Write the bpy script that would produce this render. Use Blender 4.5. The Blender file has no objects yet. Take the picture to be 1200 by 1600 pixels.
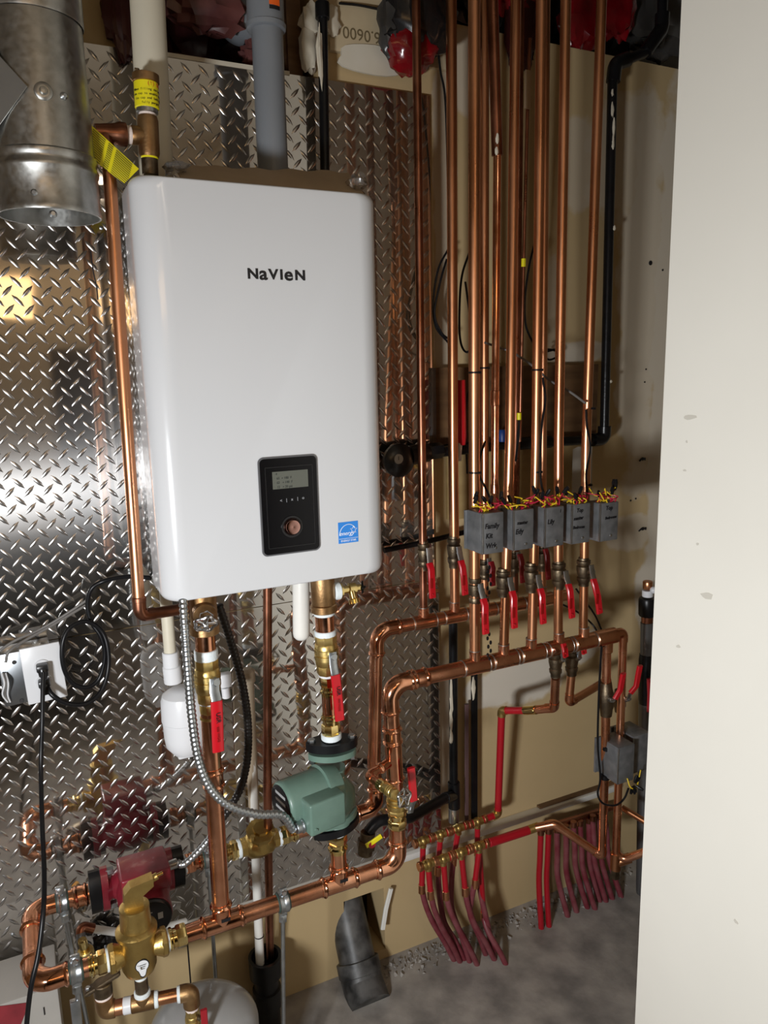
import bpy, bmesh, math, random
from mathutils import Vector, Matrix
random.seed(7)
S = bpy.context.scene
COL = S.collection
# ------------------------------------------------------------------ camera
FPX = 1178.46
YAW, PITCH, ROLL = 0.4476, 0.1862, -0.0229
CAM = Vector((-0.2009, -1.6573, 1.6135))
FW = Vector((math.sin(YAW)*math.cos(PITCH), math.cos(YAW)*math.cos(PITCH), -math.sin(PITCH)))
R0 = Vector((math.cos(YAW), -math.sin(YAW), 0)); U0 = R0.cross(FW)
RT = math.cos(ROLL)*R0 + math.sin(ROLL)*U0
UP = -math.sin(ROLL)*R0 + math.cos(ROLL)*U0
cd = bpy.data.cameras.new('camera'); cam = bpy.data.objects.new('camera', cd); COL.objects.link(cam)
cd.sensor_fit = 'HORIZONTAL'; cd.sensor_width = 36; cd.lens = FPX/1200*36
cd.clip_start = 0.02
m = Matrix((RT, UP, -FW)).transposed().to_4x4(); m.translation = CAM
cam.matrix_world = m
S.camera = cam
# ------------------------------------------------------------------ world, lights, exposure
S.view_settings.view_transform = 'Standard'; S.view_settings.look = 'None'
S.view_settings.gamma = 1.0; S.view_settings.use_curve_mapping = False
S.view_settings.exposure = 0.12
w = bpy.data.worlds.new('world'); S.world = w; w.use_nodes = True
w.node_tree.nodes['Background'].inputs[0].default_value = (0.9, 0.85, 0.8, 1)
w.node_tree.nodes['Background'].inputs[1].default_value = 0.02
def area(name, loc, target, sx, sy, power, color):
    l = bpy.data.lights.new(name, 'AREA'); l.shape = 'RECTANGLE'; l.size = sx; l.size_y = sy
    l.energy = power; l.color = color
    o = bpy.data.objects.new(name, l); COL.objects.link(o); o.location = loc
    o.rotation_euler = (Vector(target)-Vector(loc)).to_track_quat('-Z', 'Y').to_euler()
    return o
lamp = area('work_lamp_light', (-0.92, -1.70, 1.13), (0.95, 0, 0.95), 0.20, 0.16, 18, (0.95, 0.975, 1.0)); lamp.data.spread = math.radians(128)
area('warm_wall_light', (-0.52, -2.9, 2.04), (0.2, 0, 1.3), 0.95, 0.22, 2.2, (1.0, 0.60, 0.26))
area('rear_fill_light', (0.1, -2.75, 2.58), (0.1, -2.75, 0), 0.5, 0.5, 4, (1.0, 0.84, 0.66))  # added fill from an unseen source, lifts the rear room and its reflections
# ------------------------------------------------------------------ pixel helpers (photo frame 1200x1600)
def _ray(x, y): return RT*((x-600)/FPX) - UP*((y-800)/FPX) + FW
def P(x, y, d):                       # point on the view ray standing d metres in front of the wall plane
    v = _ray(x, y); t = (-d-CAM.y)/v.y; return CAM + v*t
def F(x, y, z=0.0):                   # point on the floor
    v = _ray(x, y); t = (z-CAM.z)/v.z; return CAM + v*t
def RW(x, y, d, wpx):                 # radius in metres of something wpx wide there
    v = _ray(x, y); t = (-d-CAM.y)/v.y; return wpx/2*t/FPX
def PL(L): return [P(*q) for q in L]
X, Y, Z = Vector((1,0,0)), Vector((0,1,0)), Vector((0,0,1))
# ------------------------------------------------------------------ materials
MATS = {}
def mat(name, col, rough=0.5, metal=0.0, var=0.0, vscale=8.0, bump=0.0, bscale=60.0, col2=None, stretch=(1,1,1), rvar=0.0, coat=0.0, trans=0.0, spec=None, aniso=0.0):
    if name in MATS: return MATS[name]
    M = bpy.data.materials.new(name); M.use_nodes = True; nt = M.node_tree; b = nt.nodes['Principled BSDF']
    b.inputs['Base Color'].default_value = (*col, 1); b.inputs['Roughness'].default_value = rough; b.inputs['Metallic'].default_value = metal
    if coat: b.inputs['Coat Weight'].default_value = coat
    if trans: b.inputs['Transmission Weight'].default_value = trans
    if spec is not None: b.inputs['Specular IOR Level'].default_value = spec
    tc = nt.nodes.new('ShaderNodeTexCoord'); mp = nt.nodes.new('ShaderNodeMapping'); mp.inputs['Scale'].default_value = stretch
    geo = nt.nodes.new('ShaderNodeNewGeometry')
    nt.links.new(geo.outputs['Position'], mp.inputs['Vector'])
    if var or col2:
        n = nt.nodes.new('ShaderNodeTexNoise'); n.inputs['Scale'].default_value = vscale; n.inputs['Detail'].default_value = 5
        nt.links.new(mp.outputs[0], n.inputs['Vector'])
        r = nt.nodes.new('ShaderNodeValToRGB'); c2 = col2 or tuple(c*(1-var) for c in col)
        r.color_ramp.elements[0].position = 0.35; r.color_ramp.elements[1].position = 0.65
        r.color_ramp.elements[0].color = (*c2, 1); r.color_ramp.elements[1].color = (*col, 1)
        nt.links.new(n.outputs['Fac'], r.inputs[0]); nt.links.new(r.outputs[0], b.inputs['Base Color'])
    if rvar:
        n3 = nt.nodes.new('ShaderNodeTexNoise'); n3.inputs['Scale'].default_value = vscale*1.7; n3.inputs['Detail'].default_value = 6
        nt.links.new(mp.outputs[0], n3.inputs['Vector'])
        mr = nt.nodes.new('ShaderNodeMapRange'); mr.inputs[1].default_value = 0.3; mr.inputs[2].default_value = 0.7
        mr.inputs[3].default_value = max(0.02, rough-rvar); mr.inputs[4].default_value = rough+rvar
        nt.links.new(n3.outputs['Fac'], mr.inputs[0]); nt.links.new(mr.outputs[0], b.inputs['Roughness'])
    if bump:
        n2 = nt.nodes.new('ShaderNodeTexNoise'); n2.inputs['Scale'].default_value = bscale; n2.inputs['Detail'].default_value = 4
        nt.links.new(mp.outputs[0], n2.inputs['Vector'])
        bp = nt.nodes.new('ShaderNodeBump'); bp.inputs['Strength'].default_value = bump; bp.inputs['Distance'].default_value = 0.002
        nt.links.new(n2.outputs['Fac'], bp.inputs['Height']); nt.links.new(bp.outputs[0], b.inputs['Normal'])
    MATS[name] = M; return M
copper = mat('copper', (0.85,0.43,0.26), 0.24, 1, col2=(0.62,0.27,0.15), vscale=14, rvar=0.08)
copper_old = mat('copper_old', (0.76,0.37,0.20), 0.33, 1, col2=(0.52,0.23,0.11), vscale=9, stretch=(1,1,.35), rvar=0.08, bump=0.05)
copper_dark = mat('copper_dark', (0.42,0.18,0.11), 0.32, 1, col2=(0.22,0.09,0.05), vscale=12, rvar=0.08)
copper_press = mat('copper_press', (0.86,0.44,0.27), 0.14, 1, col2=(0.66,0.28,0.15), vscale=25, rvar=0.06)
solder = mat('solder', (0.45,0.42,0.38), 0.4, 1)
brass = mat('brass', (0.74,0.56,0.22), 0.38, 1, col2=(0.55,0.38,0.12), vscale=30, rvar=0.06, bump=0.06, bscale=200)
brass_bright = mat('brass_bright', (0.86,0.70,0.32), 0.12, 1, col2=(0.70,0.50,0.18), vscale=40)
brass_cast = mat('brass_cast', (0.62,0.45,0.16), 0.38, 1, col2=(0.48,0.33,0.11), vscale=20, bump=0.25, bscale=260)
bronze = mat('bronze', (0.46,0.29,0.14), 0.45, 1, col2=(0.25,0.14,0.06), vscale=18, bump=0.2, bscale=200)
bronze_old = mat('bronze_old', (0.22,0.17,0.11), 0.45, 1, col2=(0.12,0.09,0.06), vscale=40, bump=0.3, bscale=160)
tape = mat('thread_tape', (0.72,0.78,0.80), 0.6, 0, bump=0.4, bscale=300)
tape_pink = mat('thread_tape_pink', (0.80,0.68,0.62), 0.6, 0, bump=0.4, bscale=300)
chrome = mat('chrome', (0.75,0.75,0.76), 0.15, 1, var=0.2, vscale=60)
zinc = mat('zinc', (0.52,0.55,0.57), 0.34, 1, var=0.25, vscale=40)
galv = mat('galvanised', (0.50,0.50,0.48), 0.36, 1, col2=(0.40,0.40,0.38), vscale=60, rvar=0.07, bump=0.03, bscale=25)
box_steel = mat('box_steel', (0.25,0.257,0.265), 0.42, 0.55, col2=(0.17,0.177,0.185), vscale=45, rvar=0.07)
iron = mat('black_iron', (0.007,0.007,0.008), 0.28, 0, spec=0.35, var=0.4, vscale=30, bump=0.15, bscale=120)
rubber = mat('black_rubber', (0.006,0.006,0.007), 0.34, 0, spec=0.3)
abs_black = mat('abs_black', (0.008,0.008,0.009), 0.35, 0, col2=(0.018,0.018,0.017), vscale=18, spec=0.3)
abs_dusty = mat('abs_dusty', (0.014,0.014,0.014), 0.45, 0, col2=(0.10,0.097,0.093), vscale=22, bump=0.2)
pvc_white = mat('pvc_white', (0.80,0.79,0.74), 0.35, 0, var=0.08)
pvc_cream = mat('pvc_cream', (0.68,0.63,0.50), 0.4, 0, var=0.1)
pvc_shaded = mat('pvc_shaded', (0.42,0.34,0.24), 0.45, 0, var=0.1)  # white plastic in shade, the shade put into the colour
pvc_grey = mat('pvc_grey', (0.20,0.215,0.235), 0.35, 0, var=0.08)
white_plastic = mat('white_plastic', (0.70,0.71,0.73), 0.30, 0)
enamel = mat('white_enamel', (0.61,0.617,0.63), 0.16, 0, coat=0.3)
enamel_side = mat('grey_side_panel', (0.62,0.62,0.63), 0.14, 1, var=0.12, vscale=10)
gloss_black = mat('gloss_black', (0.003,0.003,0.004), 0.06, 0, spec=0.25)
satin_black = mat('satin_black', (0.012,0.012,0.013), 0.3, 0)
lcd = mat('lcd', (0.11,0.115,0.095), 0.25, 0)
ink = mat('black_ink', (0.006,0.006,0.008), 0.5, 0)
ink_soft = mat('soft_ink', (0.04,0.045,0.04), 0.5, 0)
ink_white = mat('white_ink', (0.85,0.87,0.9), 0.5, 0)
ink_red = mat('red_ink', (0.6,0.03,0.02), 0.5, 0)
blue = mat('sticker_blue', (0.02,0.22,0.68), 0.3, 0)
red_vinyl = mat('red_vinyl', (0.46,0.005,0.012), 0.30, 0, coat=0.2)
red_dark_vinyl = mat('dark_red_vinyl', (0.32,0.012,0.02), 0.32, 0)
red_paint = mat('red_pump_paint', (0.24,0.016,0.030), 0.32, 0, var=0.25, vscale=25, coat=0.2)
green_paint = mat('green_pump_paint', (0.125,0.205,0.165), 0.36, 0, var=0.12, vscale=30, bump=0.1, bscale=250)
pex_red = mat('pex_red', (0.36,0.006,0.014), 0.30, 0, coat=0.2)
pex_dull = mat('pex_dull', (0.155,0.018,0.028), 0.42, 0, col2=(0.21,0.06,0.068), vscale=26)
yellow = mat('label_yellow', (0.80,0.70,0.01), 0.42, 0)
orange = mat('label_orange', (0.80,0.12,0.01), 0.5, 0)
wire_yellow = mat('wire_yellow', (0.75,0.52,0.02), 0.4, 0)
wire_red = mat('wire_red', (0.45,0.01,0.04), 0.4, 0)
wire_grey = mat('wire_grey', (0.16,0.15,0.14), 0.45, 0)
alu_plate = mat('tread_plate', (0.66,0.635,0.60), 0.05, 1, var=0.10, vscale=3.0, bump=0.02, bscale=5, rvar=0.02)
def rolled_sheen(M):      # rolled aluminium: mirror plus a streaky component spread sideways
    nt = M.node_tree; b = nt.nodes['Principled BSDF']; o = nt.nodes['Material Output']
    g = nt.nodes.new('ShaderNodeBsdfAnisotropic'); g.inputs['Color'].default_value = (.74, .72, .70, 1); g.inputs['Roughness'].default_value = .30; g.inputs['Anisotropy'].default_value = -.68
    cx = nt.nodes.new('ShaderNodeCombineXYZ'); cx.inputs[0].default_value = 1; nt.links.new(cx.outputs[0], g.inputs['Tangent'])
    mx = nt.nodes.new('ShaderNodeMixShader'); mx.inputs[0].default_value = .17
    nt.links.new(b.outputs[0], mx.inputs[1]); nt.links.new(g.outputs[0], mx.inputs[2]); nt.links.new(mx.outputs[0], o.inputs['Surface'])
rolled_sheen(alu_plate)
alu_lug = mat('tread_lug', (0.56,0.54,0.52), 0.27, 1, var=0.12, vscale=40)
wall_cream = mat('wall_cream', (0.60,0.50,0.36), 0.75, 0, col2=(0.55,0.45,0.32), vscale=2.2, bump=0.05, bscale=40)
wall_white = mat('wall_white', (0.80,0.775,0.70), 0.6, 0, col2=(0.765,0.74,0.665), vscale=2.5, bump=0.05, bscale=30)
plaster = mat('plaster', (0.70,0.66,0.56), 0.8, 0, col2=(0.62,0.57,0.45), vscale=7, bump=0.2, bscale=30)
plaster_white = mat('plaster_white', (0.64,0.58,0.46), 0.85, 0, var=0.12, vscale=12, bump=0.4, bscale=40)
concrete = mat('concrete', (0.38,0.35,0.315), 0.75, 0, col2=(0.20,0.185,0.17), vscale=11, bump=0.6, bscale=30, rvar=0.1)
wood_dark = mat('wood_dark', (0.16,0.085,0.035), 0.6, 0, col2=(0.09,0.045,0.018), vscale=6, stretch=(1,1,6), bump=0.1)
wood_tan = mat('wood_tan', (0.40,0.28,0.12), 0.65, 0, col2=(0.33,0.22,0.09), vscale=5, stretch=(1,1,5))
paper_board = mat('paper_board', (0.60,0.50,0.33), 0.75, 0, col2=(0.50,0.40,0.25), vscale=6)
maroon_film = mat('maroon_film', (0.06,0.010,0.011), 0.30, 0, col2=(0.045,0.010,0.010), vscale=9, bump=0.5, bscale=18)
pink_film = mat('pink_film', (0.16,0.055,0.05), 0.35, 0, col2=(0.06,0.018,0.018), vscale=12, bump=0.5, bscale=18)
red_film = mat('red_film', (0.26,0.004,0.010), 0.18, 0, col2=(0.11,0.003,0.005), vscale=14, bump=0.5, bscale=30)
dark_film = mat('dark_film', (0.010,0.009,0.009), 0.22, 0, bump=0.5, bscale=20)
grey_film = mat('grey_film', (0.06,0.057,0.054), 0.3, 0, var=0.5, vscale=10, bump=0.5, bscale=20)
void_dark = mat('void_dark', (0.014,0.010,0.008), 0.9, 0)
cardboard = mat('cardboard', (0.52,0.39,0.25), 0.7, 0, var=0.2)
tank_grey = mat('tank_grey', (0.36,0.36,0.355), 0.28, 0, var=0.06, coat=0.3)
carton_white = mat('carton_white', (0.44,0.42,0.385), 0.6, 0, var=0.1)
carton_red = mat('carton_red', (0.28,0.03,0.04), 0.5, 0, var=0.3, vscale=30)
navy = mat('blue_plastic', (0.01,0.05,0.22), 0.4, 0)
film_clear = mat('clear_film', (0.75,0.72,0.68), 0.12, 0, trans=0.92)
ceiling_m = mat('ceiling_board', (0.62,0.56,0.46), 0.8, 0, var=0.08)
# ------------------------------------------------------------------ mesh builder
def frame(ax):
    ax = ax.normalized(); h = Z if abs(ax.z) < 0.9 else X
    u = h.cross(ax).normalized(); return u, ax.cross(u)
def fillet(pts, R, n=7):
    pts = [Vector(p) for p in pts]
    if len(pts) < 3: return pts
    out = [pts[0]]
    for i in range(1, len(pts)-1):
        a, b, c = pts[i-1], pts[i], pts[i+1]
        u = (a-b); v = (c-b); lu, lv = u.length, v.length; u.normalize(); v.normalize()
        ang = u.angle(v)
        if ang > math.pi-0.05: out.append(b); continue
        t = min(R/math.tan(ang/2), lu*0.49, lv*0.49); r = t*math.tan(ang/2)
        cen = b + (u+v).normalized()*(r/math.sin(ang/2))
        p0 = b+u*t; p1 = b+v*t; a0 = p0-cen; a1 = p1-cen; th = a0.angle(a1)
        for k in range(n+1):
            f = k/n
            out.append(cen + (a0*math.sin((1-f)*th)+a1*math.sin(f*th))/math.sin(th))
    out.append(pts[-1]); return out
def smooth(pts, n=8):
    pts = [Vector(p) for p in pts]; out = []
    q = [2*pts[0]-pts[1]] + pts + [2*pts[-1]-pts[-2]]
    for i in range(1, len(q)-2):
        a, b, c, d = q[i-1:i+3]
        for k in range(n):
            t = k/n
            out.append(0.5*((2*b)+(c-a)*t+(2*a-5*b+4*c-d)*t*t+(3*b-a-3*c+d)*t**3))
    out.append(pts[-1]); return out
def arclen(pts):
    s = [0.0]
    for a, b in zip(pts, pts[1:]): s.append(s[-1]+(b-a).length)
    return s
def at_s(pts, s, q):
    q = max(0, min(q, s[-1]))
    for i in range(len(s)-1):
        if q <= s[i+1]+1e-12:
            L = s[i+1]-s[i]; return pts[i].lerp(pts[i+1], (q-s[i])/L if L > 1e-12 else 0)
    return pts[-1].copy()
class MB:
    def __init__(s): s.v = []; s.f = []
    def add(s, vs, fs):
        o = len(s.v); s.v += [Vector(q) for q in vs]; s.f += [tuple(i+o for i in f) for f in fs]; return s
    def tube(s, pts, r, n=16, cap=True):
        pts = [Vector(p) for p in pts]
        cl = [pts[0]]; rr = [r[0]] if isinstance(r, (list, tuple)) else None
        for i, p in enumerate(pts[1:], 1):
            if (p-cl[-1]).length > 1e-7:
                cl.append(p)
                if rr is not None: rr.append(r[i])
        pts = cl; R = rr if rr is not None else [r]*len(pts)
        t = [(pts[min(i+1, len(pts)-1)]-pts[max(i-1, 0)]).normalized() for i in range(len(pts))]
        u, w_ = frame(t[0]); vs = []; fs = []
        for i, p in enumerate(pts):
            if i:
                u = (u - t[i]*u.dot(t[i])).normalized(); w_ = t[i].cross(u)
            for k in range(n):
                a = 2*math.pi*k/n; vs.append(p + (u*math.cos(a)+w_*math.sin(a))*R[i])
        for i in range(len(pts)-1):
            for k in range(n):
                k2 = (k+1) % n; fs.append((i*n+k, i*n+k2, (i+1)*n+k2, (i+1)*n+k))
        if cap:
            fs.append(tuple(range(n-1, -1, -1))); fs.append(tuple((len(pts)-1)*n+k for k in range(n)))
        return s.add(vs, fs)
    def lathe(s, o, ax, prof, n=20, rot=0.0, cap=True):
        ax = Vector(ax).normalized(); u, w_ = frame(ax); vs = []; fs = []
        for (h, r) in prof:
            for k in range(n):
                a = rot+2*math.pi*k/n; vs.append(Vector(o)+ax*h+(u*math.cos(a)+w_*math.sin(a))*max(r, 1e-5))
        for i in range(len(prof)-1):
            for k in range(n):
                k2 = (k+1) % n; fs.append((i*n+k, i*n+k2, (i+1)*n+k2, (i+1)*n+k))
        if cap:
            fs.append(tuple(range(n-1, -1, -1))); fs.append(tuple((len(prof)-1)*n+k for k in range(n)))
        return s.add(vs, fs)
    def cyl(s, a, b, r, n=20):
        a, b = Vector(a), Vector(b); L = (b-a).length; c = min(r*0.12, L*0.2, 0.0015)
        return s.lathe(a, b-a, [(0, r-c), (c, r), (L-c, r), (L, r-c)], n)
    def hexa(s, a, b, r, n=6, rot=0.3):
        a, b = Vector(a), Vector(b); L = (b-a).length; c = min(r*0.12, L*0.2)
        return s.lathe(a, b-a, [(0, r*0.92), (c, r), (L-c, r), (L, r*0.92)], n, rot)
    def sphere(s, c, r, n=16, sc=(1,1,1)):
        vs = []; fs = []; m_ = max(6, n//2)
        for i in range(m_+1):
            th = math.pi*i/m_
            for k in range(n):
                a = 2*math.pi*k/n
                vs.append(Vector(c)+Vector((r*sc[0]*math.sin(th)*math.cos(a), r*sc[1]*math.sin(th)*math.sin(a), r*sc[2]*math.cos(th))))
        for i in range(m_):
            for k in range(n):
                k2 = (k+1) % n; fs.append((i*n+k, (i+1)*n+k, (i+1)*n+k2, i*n+k2))
        return s.add(vs, fs)
    def box(s, c, size, ax=None, bev=0.0, seg=2):
        bm = bmesh.new(); bmesh.ops.create_cube(bm, size=1.0)
        for v in bm.verts: v.co = Vector((v.co.x*size[0], v.co.y*size[1], v.co.z*size[2]))
        if bev: bmesh.ops.bevel(bm, geom=bm.edges[:], offset=bev, segments=seg, affect='EDGES', profile=0.5)
        ax = ax or (X, Y, Z); bm.verts.index_update()
        vs = [Vector(c)+ax[0]*v.co.x+ax[1]*v.co.y+ax[2]*v.co.z for v in bm.verts]
        fs = [tuple(v.index for v in f.verts) for f in bm.faces]; bm.free()
        return s.add(vs, fs)
    def bx(s, lo, hi, bev=0.0):
        lo, hi = Vector(lo), Vector(hi); return s.box((lo+hi)/2, hi-lo, None, bev)
    def prism(s, poly, n, th):        # polygon (world points) extruded by th along n
        k = len(poly); n = Vector(n)*th; vs = [Vector(p) for p in poly]+[Vector(p)+n for p in poly]
        fs = [tuple(range(k-1, -1, -1)), tuple(range(k, 2*k))]+[(i, (i+1) % k, k+(i+1) % k, k+i) for i in range(k)]
        return s.add(vs, fs)
    def strip(s, pts, wdir, wid, th):  # flat bar swept along pts
        pts = [Vector(p) for p in pts]; vs = []; fs = []; n = len(pts)
        for i, p in enumerate(pts):
            t = (pts[min(i+1, n-1)]-pts[max(i-1, 0)]).normalized()
            wd = (Vector(wdir)-t*Vector(wdir).dot(t)).normalized(); nn = t.cross(wd)
            c = 0.25*th
            for a, b in ((-.5, -.5+.25), (-.5+.12, -.5), (.5-.12, -.5), (.5, -.5+.25), (.5, .5-.25), (.5-.12, .5), (-.5+.12, .5), (-.5, .5-.25)):
                vs.append(p+wd*wid*a+nn*th*b)
        for i in range(n-1):
            for k in range(8): fs.append((i*8+k, i*8+(k+1) % 8, (i+1)*8+(k+1) % 8, (i+1)*8+k))
        fs.append(tuple(range(7, -1, -1))); fs.append(tuple((n-1)*8+k for k in range(8)))
        return s.add(vs, fs)
    def press(s, pts, r, n=20, ends=(1, 1)):   # pressed copper fitting: a sleeve with a rolled bead near each end
        pts = [Vector(p) for p in pts]; sl = arclen(pts); L = sl[-1]; b = min(0.007, L*0.2)
        st = sorted(set([0, L]+([b*.35, b*.7, b, b*1.3, b*1.65, b*2.0] if ends[0] else [])+([L-b*q for q in (.35, .7, 1, 1.3, 1.65, 2.0)] if ends[1] else [])+[q for q in sl if b*2.1 < q < L-b*2.1]))
        R = []
        for q in st:
            e = 1.11
            for on, dd in ((ends[0], q), (ends[1], L-q)):
                if on:
                    if abs(dd-b) < b*.1: e = 1.30
                    elif abs(dd-b) < b*.4: e = 1.24
            R.append(r*e)
        return s.tube([at_s(pts, sl, q) for q in st], R, n)
WO = {}
def new_obj(name, me, parent=None):
    o = bpy.data.objects.new(name, me); COL.objects.link(o)
    if parent: o.parent = parent
    return o
def build(name, mb, mt, parent=None, ang=38, smooth_=True):
    if parent is not None: org = WO[parent.name]
    else:
        lo = [min(v[i] for v in mb.v) for i in range(3)]; hi = [max(v[i] for v in mb.v) for i in range(3)]
        org = Vector(((lo[0]+hi[0])/2, (lo[1]+hi[1])/2, lo[2]))
    me = bpy.data.meshes.new(name); me.from_pydata([v-org for v in mb.v], [], mb.f); me.update()
    bm = bmesh.new(); bm.from_mesh(me); bmesh.ops.recalc_face_normals(bm, faces=bm.faces); bm.to_mesh(me); bm.free()
    if smooth_:
        me.polygons.foreach_set('use_smooth', [True]*len(me.polygons)); me.set_sharp_from_angle(angle=math.radians(ang))
    me.materials.append(mt)
    o = new_obj(name, me, parent)
    if parent is None: o.location = org
    WO[o.name] = org
    return o
def tag(o, label, cat, group=None):
    o['label'] = label; o['category'] = cat
    if group: o['group'] = group
    return o
def thing(name, label, cat, loc, group=None):
    o = new_obj(name, None); o.location = loc; o.empty_display_size = 0.05; WO[o.name] = Vector(loc)
    return tag(o, label, cat, group)
def struct(name, mb, mt, **k):
    o = build(name, mb, mt, **k); o['kind'] = 'structure'; return o
def text(name, body, o, u, v, size, mt, parent, align='LEFT', th=0.0004, sx=1.0, shear=0.0, bold=0.0):
    c = bpy.data.curves.new(name, 'FONT'); c.body = body; c.size = size; c.align_x = align; c.align_y = 'CENTER'; c.extrude = th; c.shear = shear; c.offset = bold
    c.resolution_u = 3
    t = bpy.data.objects.new(name, c); COL.objects.link(t)
    dg = bpy.context.evaluated_depsgraph_get(); me = bpy.data.meshes.new_from_object(t.evaluated_get(dg))
    bpy.data.objects.remove(t); me.name = name
    u, v = Vector(u).normalized(), Vector(v).normalized(); n = u.cross(v)
    org = WO[parent.name]
    for q in me.vertices: q.co = Vector(o)+u*q.co.x*sx+v*q.co.y+n*q.co.z-org
    me.materials.clear(); me.materials.append(mt)
    ob = new_obj(name, me, parent); WO[ob.name] = org; return ob
# fittings
def seg(T, name, a, b, r, mt, kind='cyl', n=20):
    m_ = MB(); a, b = Vector(a), Vector(b)
    if kind == 'cyl': m_.cyl(a, b, r, n)
    elif kind == 'hex': m_.hexa(a, b, r)
    elif kind == 'press': m_.press([a, b], r/1.2, n)
    elif kind == 'ball':
        L = (b-a).length; dv = b-a; m_.hexa(a, a+dv*.25, r*.90, 8); m_.hexa(b-dv*.25, b, r*.90, 8)
        m_.lathe(a+dv*.22, dv, [(0, r*.84), (L*.03, r*.93), (L*.15, r*.95), (L*.16, r), (L*.27, r), (L*.28, r*.92), (L*.31, r*.92), (L*.32, r), (L*.42, r), (L*.43, r*.95), (L*.53, r*.93), (L*.56, r*.84)], n)
    elif kind == 'adapter':
        L = (b-a).length; m_.lathe(a, b-a, [(0, r*.86), (L*.1, r*.86), (L*.16, r), (L*.26, r), (L*.32, r*.84), (L*.5, r*.84)], n).hexa(a+(b-a)*.48, b, r*1.02, 8)
    elif kind == 'bulge':
        L = (b-a).length; m_.lathe(a, b-a, [(0, r*.9), (L*.1, r), (L*.9, r), (L, r*.9)], n)
    return build(name, m_, mt, T)
def stack(T, x0, y0, x1, y1, d, items, n=20):   # coaxial pieces along the pixel line, items = (name, t0, t1 by pixel y, width px, material, kind)
    for (nm, ya, yb, w_, mt, kd) in items:
        fa = (ya-y0)/(y1-y0); fb = (yb-y0)/(y1-y0)
        xa, xb = x0+(x1-x0)*fa, x0+(x1-x0)*fb
        seg(T, nm, P(xa, ya, d), P(xb, yb, d), RW((xa+xb)/2, (ya+yb)/2, d, w_), mt, kd, n)
def ring(T, name, p, ax, r, h, mt, bead=False):
    return build(name, MB().cyl(Vector(p)-Vector(ax).normalized()*h/2, Vector(p)+Vector(ax).normalized()*h/2, r), mt, T)
def pipe(T, name, pts, r, mt, R=0.03, n=18): return build(name, MB().tube(fillet(pts, R), r, n), mt, T)
def elbow(T, c, a, b, r, L=0.05, mt=None, R=None, name='elbow_fitting'):
    c = Vector(c); a = (Vector(a)-c).normalized(); b = (Vector(b)-c).normalized()
    return build(name, MB().press(fillet([c+a*L, c, c+b*L], R or L*.62, 9), r), mt or copper_press, T)
def selbow(T, c, a, b, r, L=0.026, mt=None, name='elbow_fitting'):
    c = Vector(c); a = (Vector(a)-c).normalized(); b = (Vector(b)-c).normalized()
    return build(name, MB().tube(fillet([c+a*L, c, c+b*L], L*.7, 7), r*1.13, 18), mt or copper, T)
def tee(T, c, ax, br, r, L=0.045, rb=None, Lb=None, mt=None, name='tee_fitting', press=True):
    c = Vector(c); ax = Vector(ax).normalized(); br = Vector(br).normalized(); m_ = MB()
    if press: m_.press([c-ax*L, c+ax*L], r); m_.press([c, c+br*(Lb or L)], rb or r, ends=(0, 1))
    else: m_.cyl(c-ax*L, c+ax*L, r*1.12); m_.cyl(c, c+br*(Lb or L), (rb or r)*1.13)
    return build(name, m_, mt or copper_press, T)
def wheel(T, c, ax, r, mt, name='handwheel', spokes=5):
    ax = Vector(ax).normalized(); u, v = frame(ax); m_ = MB()
    pts = []
    for k in range(41):
        a = 2*math.pi*k/40; rr = r*(1+0.10*math.cos(a*spokes)); pts.append(Vector(c)+(u*math.cos(a)+v*math.sin(a))*rr)
    m_.tube(pts, r*.16, 8, cap=False)
    for k in range(spokes):
        a = 2*math.pi*k/spokes; m_.tube([Vector(c), Vector(c)+(u*math.cos(a)+v*math.sin(a))*r*1.05], r*.13, 8)
    m_.cyl(Vector(c)-ax*r*.25, Vector(c)+ax*r*.35, r*.3, 12); m_.hexa(Vector(c)+ax*r*.3, Vector(c)+ax*r*.6, r*.2)
    return build(name, m_, mt, T)
def lever(T, stem, pts_br, pts_grip, wid, mt_grip, th=0.007, wdir=None, body=None, mt_br=None):
    # stem from valve body, steel lever plate, dipped vinyl grip
    wdir = wdir or X
    if body is not None:
        build('valve_stem', MB().cyl(body, stem, wid*.42, 12), bronze_old if mt_br is None else zinc, T)
        a = (Vector(stem)-Vector(body)).normalized(); build('stem_nut', MB().hexa(Vector(stem)-a*.002, Vector(stem)+a*.006, wid*.36), zinc, T)
    build('lever_plate', MB().strip(pts_br, wdir, wid*.85, th*.5), mt_br or zinc, T)
    g = build('lever_grip', MB().strip(pts_grip, wdir, wid, th), mt_grip, T)
    return g
def blob(c, ax, rx, ry, th, n=14, jit=.18, seed=0):   # irregular flat patch, ax = (u, v, normal)
    r_ = random.Random(seed); ph = [r_.uniform(0, 6.28) for _ in range(4)]
    poly = []
    for k in range(n):
        a = 2*math.pi*k/n; q = 1+jit*(math.sin(2*a+ph[0])+.7*math.sin(3*a+ph[1])+.5*math.sin(5*a+ph[2]))*.6
        poly.append(Vector(c)+ax[0]*math.cos(a)*rx*q+ax[1]*math.sin(a)*ry*q)
    return MB().prism(poly, ax[2], th)
def crumple(c, sz, seed, n=18, amp=.35):   # crumpled lump of plastic sheeting
    r_ = random.Random(seed); m_ = MB(); m_.sphere((0,0,0), 1, n)
    import mathutils.noise as N
    off = Vector((r_.uniform(0, 50), r_.uniform(0, 50), r_.uniform(0, 50)))
    for i, v in enumerate(m_.v):
        k = 1+amp*(N.noise(v*1.7+off)+.7*N.noise(v*4.1+off)+.35*N.noise(v*9+off))
        m_.v[i] = Vector(c)+Vector((v.x*sz[0], v.y*sz[1], v.z*sz[2]))*k
    return m_
FRT, BCK = 0.30, 0.10
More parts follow.
